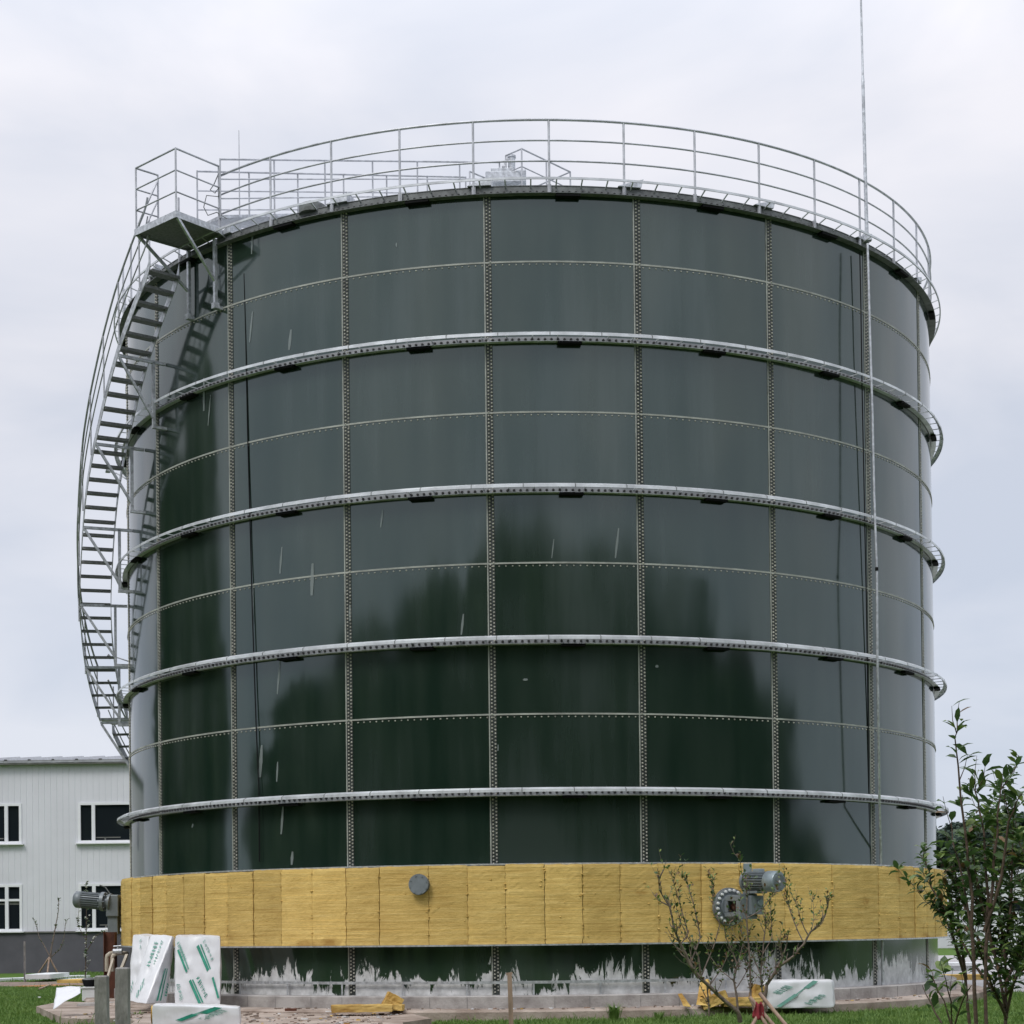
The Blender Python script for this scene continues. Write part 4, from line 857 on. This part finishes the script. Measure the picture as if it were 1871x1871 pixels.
mb = MB(); mb.box(((XL+XR)/2, BY+.02, zw0/2), (XR-XL, .16, zw0)); mb.build('base_wall', M['wain'], bd)
mb = MB(); mb.box(((XL+XR)/2, BY-.07, zw0+.02), (XR-XL, .06, .05)); mb.build('base_flashing', M['gutter'], bd)
mb = MB(); mb.box(((XL+XR)/2, BY-.12, zw1+.05), (XR-XL+.3, .22, .14)); mb.build('gutter', M['gutter'], bd)
mb = MB(); zr0 = bz(1391); zr1 = bz(1380); x = XL
ys0 = BY-.25
pts = []; k = 0
while x < XR:
    pts += [(x, 0), (x+.62, 0), (x+.68, .12), (x+.76, .12)]; x += .83
vs = [(a_, ys0, zr0-.06+b_) for a_, b_ in pts]+[(a_, BY+7, zr1+.55+b_) for a_, b_ in pts]; n_ = len(pts)
mb.add(vs, [(i, i+1, n_+i+1, n_+i) for i in range(n_-1)]); mb.add([(XL, ys0+.01, zw1+.1), (XR, ys0+.01, zw1+.1), (XR, ys0+.01, zr0-.07), (XL, ys0+.01, zr0-.07)], [(0, 1, 2, 3)])
mb.build('roof', M['roofm'], bd, recalc=False)
for (x0, x1, z0, z1, low_) in wins:
    if x1 < bx(-60): continue
    if x0 > -4: continue
    f = .09; mb = MB(); yf = BY-.03
    def bxx(a_, b_, c2, d2, dep=.1, y=yf): mb.box(((a_+b_)/2, y+dep/2, (c2+d2)/2), (b_-a_, dep, d2-c2))
    bxx(x0, x1, z1-f, z1); bxx(x0, x1, z0, z0+f); bxx(x0, x0+f, z0+f, z1-f); bxx(x1-f, x1, z0+f, z1-f)
    cols = [x0+f, x0+f+.40, x1-f-.40, x1-f]
    for xm in (cols[1]+.05, cols[2]-.05): bxx(xm-.06, xm+.06, z0+f, z1-f, .07)
    if low_:
        zt_ = z1-f-(z1-z0)*.28; bxx(x0+f, x1-f, zt_-.04, zt_+.04, .055, yf+.004)
    wf = mb.build('window', M['frame'], bd)
    mb = MB(); mb.add([(x0+f, BY+.045, z0+f), (x1-f, BY+.045, z0+f), (x1-f, BY+.045, z1-f), (x0+f, BY+.045, z1-f)], [(0, 1, 2, 3)]); mb.build('pane', M['glass'], wf)
    mb = MB(); mb.box(((x0+x1)/2, BY-.08, z0-.02), (x1-x0+.16, .14, .04)); mb.build('sill', M['frame'], wf)
    mb = MB(); rw = random.Random(int(x0*10+z0*7)); 
    mb.box(((cols[1]+cols[2])/2+rw.uniform(-.2, .2), BY+.040, z0+f+.10), (.9, .006, .035)); mb.box((cols[1]+.45, BY+.040, z0+f+.05), (.05, .006, .10))
    if low_: mb.box(((x0+x1)/2, BY+.040, z1-f-(z1-z0)*.28-.13), (x1-x0-2*f-.05, .006, .06)); mb.box((x1-f-.2, BY+.040, z1-f-.5), (.34, .006, .10))
    mb.build('window_fitting', M['gutter'], wf)

# ---------------------------------------------------------------- plants
def leaf(mb, p, d, nrm, L_, w, curl=.25):
    d = d.normalized(); s = d.cross(nrm); s = s.normalized() if s.length > 1e-4 else d.orthogonal().normalized(); n_ = s.cross(d)
    a = p; m1 = p+d*L_*.35+n_*L_*curl*.35; m2 = p+d*L_*.7+n_*L_*curl*.35; t2 = p+d*L_-n_*L_*curl*.15
    f = n_*w*.25
    mb.add([a, m1+s*w+f, m2+s*w*.8+f, t2, m2-s*w*.8+f, m1-s*w+f, m1, m2], [(0, 1, 6), (1, 2, 7, 6), (2, 3, 7), (3, 4, 7), (4, 5, 6, 7), (5, 0, 6)], True)
def rv(r): 
    while True:
        v = Vector((r.uniform(-1, 1), r.uniform(-1, 1), r.uniform(-1, 1)))
        if .05 < v.length < 1: return v.normalized()
def grow(rs, brm, lfm, pts, r0, r1, lf, twig=0, depth=0):
    """branch along pts; lf = dict(n per metre, L, w, up)"""
    k = len(pts); brm.tube(pts, [r0+(r1-r0)*i/(k-1) for i in range(k)], 5 if r0 > .006 else 4, False)
    tot = sum((pts[i+1]-pts[i]).length for i in range(k-1))
    def sample(t2):
        q = t2*(k-1); i = min(int(q), k-2); return pts[i].lerp(pts[i+1], q-i), (pts[i+1]-pts[i]).normalized()
    nl = int(tot*lf['n'])
    for i in range(nl):
        t2 = lf.get('from', .15)+(1-lf.get('from', .15))*rs.random() if depth == 0 else rs.random()
        p, d = sample(t2); o = rv(rs); o = (o-d*o.dot(d)).normalized(); dr = (d*lf.get('fw', .5)+o+Vector((0, 0, lf.get('up', .1)))).normalized()
        lfm.cur = rs.choices(range(len(lf['mix'])), lf['mix'])[0]
        leaf(lfm, p+o*r1, dr, Vector((0, 0, 1))+rv(rs)*.5, lf['L']*rs.uniform(.6, 1.15), lf['L']*lf['wr']*rs.uniform(.7, 1.1), rs.uniform(.05, .4))
    if twig and depth < lf.get('maxd', 2):
        for i in range(int(tot*twig)):
            p, d = sample(rs.uniform(.2, .95)); o = rv(rs); dd = (d*.8+(o-d*o.dot(d)).normalized()*.7+Vector((0, 0, .35))).normalized(); ln = rs.uniform(.25, .6)*lf.get('tw', .5)
            q = [p, p+dd*ln*.5+rv(rs)*ln*.06, p+(dd+Vector((0, 0, .2))).normalized()*ln]; grow(rs, brm, lfm, q, max(r1*.9, r0*.35), max(r1*.4, .0012), lf, twig*.5, depth+1)
def plant(name, label, cat, stems, Y, lf, mats, bark, seed, twig=3, r=(.012, .003), dj=.25, group=None, extra_ground=True):
    rs = random.Random(seed); brm, lfm = MB(), MB(); b0 = None
    for st_ in stems:
        rr_ = st_.get('r', r) if isinstance(st_, dict) else r; px = st_['p'] if isinstance(st_, dict) else st_
        off = st_.get('dy', rs.uniform(-dj, dj)) if isinstance(st_, dict) else rs.uniform(-dj, dj)
        pts = []
        for i, (u, v) in enumerate(px):
            pts.append(at(u, v, Y+off*(i/(len(px)-1))))
        if pts[0].z < .25: pts.insert(0, Vector((pts[0].x, pts[0].y, -.02)))
        if b0 is None: b0 = Vector((pts[0].x, pts[0].y, 0))
        # refine
        fine = []
        for i in range(len(pts)-1):
            for s in (0, .5): fine.append(pts[i].lerp(pts[i+1], s)+rv(rs)*.006)
        fine.append(pts[-1]); grow(rs, brm, lfm, fine, rr_[0], rr_[1], lf, twig)
    t = thing(name, tuple(b0), label, cat, group)
    brm.build('branches', bark, t, recalc=False); lfm.build('leaves', mats, t, recalc=False); return t
LF = [M['leaf'], M['leaflight'], M['leafbrown']]
# tall shrub right, close to the camera
lfA = dict(n=22, L=.10, wr=.19, mix=[.84, .13, .03], up=.05, fw=.3, tw=.42, maxd=2)
plant('leafy_shrub', 'tall leafy shrub at the right edge, highest shoot above the tree line', 'shrub',
      [dict(p=[(1782, 1871), (1778, 1740), (1775, 1640), (1766, 1540), (1757, 1460), (1749, 1400), (1746, 1345), (1750, 1328)], dy=0, r=(.011, .002)),
       dict(p=[(1800, 1871), (1800, 1740), (1806, 1640), (1798, 1520), (1791, 1480), (1783, 1450), (1779, 1440)], dy=.2, r=(.010, .002)),
       dict(p=[(1800, 1740), (1812, 1620), (1822, 1520), (1827, 1460), (1832, 1425)], dy=.1, r=(.01, .002)),
       dict(p=[(1800, 1700), (1830, 1600), (1845, 1500), (1858, 1465), (1866, 1450)], dy=-.1, r=(.01, .002)),
       dict(p=[(1780, 1720), (1760, 1620), (1742, 1540), (1738, 1500)], dy=.2, r=(.008, .002))],
      9.0, lfA, LF, M['bark'], 21, twig=3.6)
lfB = dict(n=56, L=.085, wr=.22, mix=[.66, .30, .04], up=.1, fw=.3, tw=.6, maxd=2)
plant('leafy_shrub', 'dense green shrub behind the tall one, spreading out of frame', 'shrub',
      [dict(p=[(1838, 1871), (1836, 1760), (1842, 1660), (1846, 1580)], dy=.3), dict(p=[(1838, 1860), (1862, 1760), (1880, 1640), (1880, 1560)], dy=-.2), dict(p=[(1838, 1840), (1815, 1740), (1800, 1660), (1780, 1600)], dy=.2),
       dict(p=[(1838, 1850), (1780, 1760), (1745, 1700), (1720, 1650)], dy=.3), dict(p=[(1838, 1800), (1870, 1720), (1900, 1660)], dy=.1), dict(p=[(1812, 1760), (1770, 1680), (1750, 1610), (1740, 1570)], dy=.4), dict(p=[(1836, 1760), (1826, 1660), (1818, 1540), (1812, 1490)], dy=.4), dict(p=[(1842, 1700), (1850, 1600), (1850, 1510)], dy=.1), dict(p=[(1815, 1740), (1790, 1640), (1775, 1560), (1768, 1520)], dy=-.2), dict(p=[(1838, 1820), (1862, 1780), (1885, 1760)], dy=-.3), dict(p=[(1838, 1860), (1810, 1800), (1790, 1740), (1760, 1690)], dy=-.3)],
      11.5, lfB, LF, M['bark'], 22, twig=9)
lfC = dict(n=50, L=.06, wr=.2, mix=[.75, .22, .03], up=.1, fw=.3, tw=.35, maxd=2)
plant('thin_shrub', 'thin shrub with fine leaves before the right end of the insulation', 'shrub',
      [[(1770, 1871), (1765, 1780), (1745, 1720), (1720, 1660), (1702, 1620), (1697, 1585), (1680, 1560)], [(1765, 1790), (1740, 1700), (1735, 1640), (1722, 1610)], [(1765, 1790), (1752, 1700), (1748, 1640), (1745, 1600)]],
      12.0, lfC, LF, M['bark'], 23, twig=7)
lfD = dict(n=22, L=.10, wr=.26, mix=[.45, .5, .05], up=.2, fw=.3, tw=.3, maxd=1)
plant('low_shrub', 'small leafy plant low in front of the tall shrub', 'shrub',
      [[(1740, 1885), (1725, 1830), (1705, 1790), (1700, 1770)], [(1740, 1885), (1738, 1830), (1728, 1790), (1720, 1762)], [(1740, 1885), (1760, 1830), (1775, 1800)], [(1720, 1870), (1700, 1830), (1685, 1800)]],
      9.6, lfD, LF, M['bark'], 24, twig=3, r=(.006, .002))
# bare shrub with props in the middle
def k8(L_): return [(1180+x/5.197, 1540+y/5.197) for x, y in L_]
lfE = dict(n=22, L=.055, wr=.25, mix=[.35, .42, .23], up=.3, fw=.5, tw=.42, maxd=2)
sh = [dict(p=k8([(900, 1700), (870, 1600), (700, 1450), (520, 1290), (420, 1150), (330, 960), (270, 820), (220, 600), (130, 450), (110, 240)]), dy=-.5, r=(.03, .003)),
      dict(p=k8([(520, 1290), (500, 1080), (400, 900), (330, 750), (280, 560)]), dy=.1, r=(.012, .002)), dict(p=k8([(420, 1150), (520, 900), (470, 650), (400, 400), (380, 330)]), dy=.2, r=(.01, .002)),
      dict(p=k8([(330, 960), (400, 860), (340, 640), (260, 380), (245, 250)]), dy=0, r=(.009, .002)), dict(p=k8([(520, 1290), (640, 1000), (700, 780), (640, 560), (620, 300)]), dy=.3, r=(.009, .002)),
      dict(p=k8([(880, 1600), (840, 1300), (870, 1150), (760, 900), (740, 760)]), dy=0, r=(.015, .003)), dict(p=k8([(870, 1150), (920, 960), (900, 700)]), dy=.1, r=(.008, .002)),
      dict(p=k8([(1130, 1600), (1120, 1520), (1090, 1250), (1110, 1050), (1140, 800), (1130, 620)]), dy=.2, r=(.016, .003)),
      dict(p=k8([(1140, 1600), (1130, 1480), (1150, 1350), (1250, 1180), (1400, 1080), (1500, 960), (1560, 850), (1680, 730), (1730, 610), (1715, 500)]), dy=-.2, r=(.026, .003)),
      dict(p=k8([(1250, 1180), (1310, 1060), (1340, 950)]), dy=0, r=(.012, .007)), dict(p=k8([(1540, 880), (1480, 740), (1440, 620), (1380, 490)]), dy=0, r=(.008, .002)), dict(p=k8([(1500, 960), (1400, 740), (1340, 560), (1310, 250)]), dy=.2, r=(.008, .002)),
      dict(p=k8([(1030, 1600), (1000, 1480), (990, 1200), (960, 800), (960, 500), (905, 260), (885, 90)]), dy=.1, r=(.016, .002)), dict(p=k8([(1090, 1250), (1000, 1040), (800, 850)]), dy=.1, r=(.008, .002)),
      dict(p=k8([(1110, 1050), (1200, 900), (1180, 640), (1180, 480)]), dy=.1, r=(.007, .002)), dict(p=k8([(960, 710), (1100, 640), (1180, 520), (1260, 450)]), dy=.1, r=(.008, .003)), dict(p=k8([(1560, 860), (1600, 720), (1580, 500)]), dy=.1, r=(.006, .002)), dict(p=k8([(860, 1330), (700, 1200), (600, 1060), (560, 960)]), dy=.3, r=(.007, .002)), dict(p=k8([(850, 1400), (980, 1180), (1040, 1000)]), dy=.2, r=(.007, .002)), dict(p=k8([(600, 1370), (720, 1200), (800, 1000), (830, 880)]), dy=.3, r=(.007, .002)), dict(p=k8([(1100, 1300), (960, 1150), (900, 1020)]), dy=.3, r=(.006, .002)), dict(p=k8([(1110, 1150), (1240, 980), (1290, 860)]), dy=.3, r=(.006, .002)), dict(p=k8([(480, 1160), (340, 1060), (260, 960)]), dy=.1, r=(.01, .004)),
      dict(p=k8([(600, 1640), (600, 1500), (580, 1340)]), dy=0, r=(.012, .008))]
plant('bare_shrub', 'sparse branching shrub with tiny leaves before the big bolted agitator', 'shrub', sh, 20.0, lfE, LF, M['barkgrey'], 31, twig=11)
tp = thing('tree_props', tuple(gnd(1400, 1900, 0)), 'crossed wooden props tied with a red rag under the sparse shrub', 'props')
for (a_, b_) in (((1370, 1822), (1432, 1895)), ((1372, 1826), (1420, 1905)), ((1400, 1828), (1360, 1900)), ((1388, 1815), (1450, 1890))):
    A1 = at(*a_, 19.6); B1 = at(*b_, 19.3); B1 = A1+(B1-A1)*((A1.z)/(A1.z-B1.z)); mb = MB(); mb.tube([A1, B1], .022, 7); mb.build('prop', M['wood'], tp)
A1 = at(1386, 1832, 19.45); mb = MB(); vs = []
for i in range(7):
    for j in range(7): vs.append(A1+Vector(((i-3)*.010*(1+j*.22)+.008*math.sin(i*2+j), .02*math.sin(i*1.7), -.03*j+.012*math.cos(i))))
mb.add(vs, [(i*7+j, (i+1)*7+j, (i+1)*7+j+1, i*7+j+1) for i in range(6) for j in range(6)], True); o = mb.build('red_rag', M['red'], tp); o.modifiers.new('t', 'SOLIDIFY').thickness = .004
# grass tuft
def tuft(u, v, label, n=70, h=.33, z=0.0, Yf=None):
    p = gnd(u, v, z); mb = MB(); rs = random.Random(int(u))
    for i in range(n):
        a = rs.uniform(0, 6.28); l_ = h*rs.uniform(.5, 1); o_ = Vector((math.cos(a), math.sin(a), 0)); s = o_.cross(Vector((0, 0, 1)))*.006; b0 = p+o_*rs.random()*.08; m1 = b0+o_*l_*.2+Vector((0, 0, l_*.7)); t2 = b0+o_*l_*rs.uniform(.3, .7)+Vector((0, 0, l_*rs.uniform(.7, 1)))
        mb.add([b0-s, b0+s, m1+s, m1-s, t2], [(0, 1, 2, 3), (3, 2, 4)])
    o = mb.build('grass_tuft', M['grass'], recalc=False); ground_origin(o, p); tag(o, label, 'grass tuft')
tuft(1123, 1868, 'tall grass tuft rising before the ledge near the middle', 120, .34); tuft(1205, 1866, 'spreading grass tuft left of the sparse shrub', 60, .2); tuft(250, 1866, 'thin weeds at the foot of the taller grey post', 60, .2)
# sapling with tripod in front of the building
def c5(L_): return [(x/3.742, 1620+y/3.742) for x, y in L_]
lfF = dict(n=14, L=.075, wr=.3, mix=[1], up=.2, fw=.5, tw=.5, maxd=1)
plant('young_tree', 'bare young sapling staked in the lawn before the white building', 'tree',
      [dict(p=c5([(345, 500), (350, 430), (370, 330), (385, 250), (400, 160), (405, 75)]), dy=0, r=(.03, .006)), dict(p=c5([(345, 480), (300, 400), (265, 340), (250, 270), (240, 235)]), dy=.2, r=(.02, .005)),
       dict(p=c5([(350, 480), (410, 430), (440, 340), (450, 230)]), dy=-.2, r=(.018, .005))], 55, lfF, [M['leaf']], M['barkgrey'], 41, twig=1.6)
tp2 = thing('sapling_stakes', tuple(gnd(93, 1768, 0)), 'small wooden tripod propping the bare sapling by the building', 'stakes')
for (u_, v_) in ((63, 1770), (92, 1771), (108, 1769)):
    A1 = at(90, 1749, 54.7); B1 = at(u_, v_, 54.7); B1 = Vector((B1.x, 54.7-.5*(u_ == 92)+.1, 0)); mb = MB(); mb.tube([A1, B1], .03, 6); mb.build('stake', M['wood'], tp2)
plant('young_tree', 'thin dark sapling with pale leaves beside the rusty column', 'tree',
      [dict(p=[(156, 1786), (157, 1740), (158, 1700), (158, 1640), (157, 1612)], dy=0, r=(.02, .004)), dict(p=[(157, 1740), (175, 1710), (195, 1700), (212, 1695)], dy=0, r=(.012, .004)), dict(p=[(158, 1720), (142, 1690), (145, 1650)], dy=.1, r=(.01, .003))],
      46, dict(n=20, L=.09, wr=.35, mix=[.5, .5], up=.2, fw=.4, tw=.5, maxd=1), [M['leaf'], M['leafpale']], M['bark'], 42, twig=2.4)
p = at(45, 1720, 50); mb = MB(); mb.tube([Vector((p.x, 50, 0)), p], .035, 6); o = mb.build('wooden_post', M['post']); ground_origin(o, (p.x, 50, 0)); tag(o, 'thin grey wooden post on the lawn before the building base', 'post')

# crown of many small faces for trees
def crown_mesh(name, H, Wd, n, ls, seed, conifer=False, mats=None):
    rs = np.random.RandomState(seed); vs = []; fs = []
    cl = []
    nb = 60 if not conifer else 34
    for i in range(nb):
        t2 = rs.rand(); z = H*(.14+.86*t2)
        if conifer: rad = Wd/2*(1-t2)**.8*rs.uniform(.5, 1)+.1
        else: rad = Wd/2*math.sqrt(max(0.02, 1-((t2-.42)/.62)**2))*rs.uniform(.35, .95)
        a = rs.uniform(0, 6.28); cl.append((rad*math.cos(a), rad*math.sin(a), z, (Wd*.17 if not conifer else Wd*.14)*rs.uniform(.7, 1.3)))
    for i in range(n):
        x, y, z, r = cl[rs.randint(nb)]; d = rs.normal(0, 1, 3); d /= np.linalg.norm(d); q = np.array([x, y, z])+d*r*rs.uniform(.5, 1.05)*(1, 1, .8)
        if q[2] < .3: continue
        a = rs.normal(0, 1, 3); a /= np.linalg.norm(a); b2 = np.cross(a, rs.normal(0, 1, 3)); b2 /= np.linalg.norm(b2); s = ls*rs.uniform(.6, 1.3); k = len(vs)
        vs += [tuple(q-a*s), tuple(q+b2*s*.5), tuple(q+a*s), tuple(q-b2*s*.5)]; fs.append((k, k+1, k+2, k+3))
    me = bpy.data.meshes.new(name); me.from_pydata(vs, [], fs); me.materials.append(mats); return me
def trunk_mesh(H, r, seed):
    rs = random.Random(seed); mb = MB(); mb.tube([(0, 0, -.1), (.05, 0, H*.35), (-.05, .05, H*.9)], [r, r*.7, r*.15], 8, False)
    for i in range(7):
        z = H*rs.uniform(.2, .7); a = rs.uniform(0, 6.28); l_ = H*rs.uniform(.12, .22); mb.tube([(0, 0, z), (math.cos(a)*l_*.6, math.sin(a)*l_*.6, z+l_*.4), (math.cos(a)*l_, math.sin(a)*l_, z+l_)], [r*.35, r*.2, r*.05], 5, False)
    me = bpy.data.meshes.new('trunk'); me.from_pydata([tuple(q) for q in mb.v], [], mb.f); me.materials.append(M['bark']); return me
def tree(name, loc, label, cm, tm, sc, rz, group, cat='tree'):
    t = thing(name, loc, label, cat, group)
    for nm, me in (('crown', cm), ('trunk', tm)):
        o = bpy.data.objects.new(nm, me); C.objects.link(o); o.parent = t; o.scale = sc; o.rotation_euler = (0, 0, rz)
    return t
# far trees right of the tank
fc = [crown_mesh('crown', 9, 3.4, 5000, .17, 50+i, True, M['farleaf']) for i in range(2)]+[crown_mesh('crown', 9, 6, 6000, .18, 60, False, M['farleaf'])]
ft = trunk_mesh(9, .2, 3)
lbs = ['dark conifer touching the right edge of the tank', 'dark conifer behind the tall shrub, second from the tank', 'dark conifer behind the tall shrub, third from the tank', 'broad dark tree behind the tall shrub', 'dark conifer right of the broad dark tree', 'dark tree behind the dense shrub near the frame edge', 'dark tree at the right frame edge, farther left of the last', 'dark tree at the very right frame edge', 'rounder tree behind the first conifer beside the tank', 'rounder tree farthest behind the tall shrub']
for i, (u, v, k, Y) in enumerate([(1722, 1512, 0, 120), (1742, 1500, 1, 122), (1762, 1515, 0, 118), (1790, 1505, 2, 124), (1812, 1512, 1, 116), (1832, 1492, 2, 122), (1850, 1484, 0, 119), (1874, 1490, 2, 121), (1730, 1520, 2, 135), (1775, 1508, 2, 138)]):
    p = at(u, v, Y); s = p.z/9.3; tree('far_tree', (p.x, Y, 0), lbs[i], fc[k], ft, (s*1.9, s*1.9, s), i*1.3, 'dark trees beyond the paving')
# pale sheds behind the right shrub
for i, (u0, u1, v, Y) in enumerate([(1708, 1790, 1592, 95), (1796, 1900, 1586, 90)]):
    a = at(u0, v, Y); b2 = at(u1, v, Y); t = thing('pale_shed', ((a.x+b2.x)/2, Y, 0), ['low pale shed right behind the end of the tank', 'low pale shed behind the dense shrub at the frame edge'][i], 'shed', 'pale sheds beyond the paving')
    zt_ = a.z-.5; mb = MB(); mb.box(((a.x+b2.x)/2, Y+3, zt_/2), (b2.x-a.x, 6, zt_)); mb.build('wall', M['wall'], t)
    mb = MB(); xm = (a.x+b2.x)/2; mb.add([(a.x-.2, Y-.3, zt_), (b2.x+.2, Y-.3, zt_), (b2.x+.2, Y+3, a.z), (a.x-.2, Y+3, a.z), (b2.x+.2, Y+6.3, zt_), (a.x-.2, Y+6.3, zt_)], [(0, 1, 2, 3), (3, 2, 4, 5), (0, 3, 5), (1, 4, 2)]); mb.build('roof', M['roofm'], t, recalc=False)
    mb = MB()
    for k in range(4): mb.box((a.x+(b2.x-a.x)*(k+.5)/4, Y-.02, zt_*.6), (.7, .05, .5))
    mb.build('window_row', M['glass'], t)
# pallet-like boards and a yellow slab at the right foot
q = gnd(1765, 1792, .0); mb = MB(); mb.box(q+Vector((0, .5, .07)), (1.2, .6, .14)); o = mb.build('wool_slab', M['wool'], None, .01); ground_origin(o, q); tag(o, 'ochre wool slab on the paving behind the low plant', 'insulation slab')
q = gnd(1752, 1775, .0); mb = MB(); mb.box(q+Vector((0, .5, .2)), (1.3, .7, .1), .1); mb.box(q+Vector((0, .5, .08)), (1.1, .5, .14), .1); o = mb.build('white_board', M['plastic'], None, .01); ground_origin(o, q); tag(o, 'white boards stacked on the paving right of the tank foot', 'board')

# trees behind the viewer and left of the tank, mirrored in the glossy wall
tcm = [crown_mesh('crown', 16, 12, 9000, .62, 70+i, False, M['treeleaf']) for i in range(3)]; ttm = trunk_mesh(16, .35, 8)
F = Vector((0, D-RT, 0)); k = 0
for (az, dist, H, wd) in [(-69, 44, 12.0, 11), (-61, 47, 13.3, 12), (-50, 45, 14.8, 12), (-40, 46, 15.6, 12), (-29, 45, 16.6, 12), (-18, 46, 17.6, 13), (-7, 47, 18.6, 13), (4, 46, 18.4, 13), (15, 46, 17.6, 13), (26, 45, 17.2, 13), (36, 46, 16.4, 12), (46, 45, 15.6, 12), (56, 46, 14.4, 12), (65, 47, 12.6, 11), (77, 42, 7.5, 8), (-56, 52, 12.5, 14), (-12, 55, 17, 16), (10, 56, 17, 16), (31, 55, 16, 16), (-34, 55, 15, 16), (51, 56, 14, 16)]:
    p = F+Vector((math.sin(R_(az)), -math.cos(R_(az)), 0))*dist
    tree('roadside_tree', (p.x, p.y, 0), 'dark leafy tree standing behind the viewer, mirrored in the tank wall', tcm[k % 3], ttm, ((wd+13)/12, (wd+13)/12, (H-2.6)/16), k*1.7, 'trees mirrored in the tank wall'); k += 1
for (x, y, H, wd) in [(-25, 33.5, 16.5, 8), (-26, 40, 15, 8), (-31, 37, 15, 9)]:
    tree('roadside_tree', (x, y, 0), 'dark leafy tree left of the tank, mirrored near its left edge', tcm[k % 3], ttm, (wd/12, wd/12, H/16), k*1.7, 'trees mirrored at the tank left edge'); k += 1
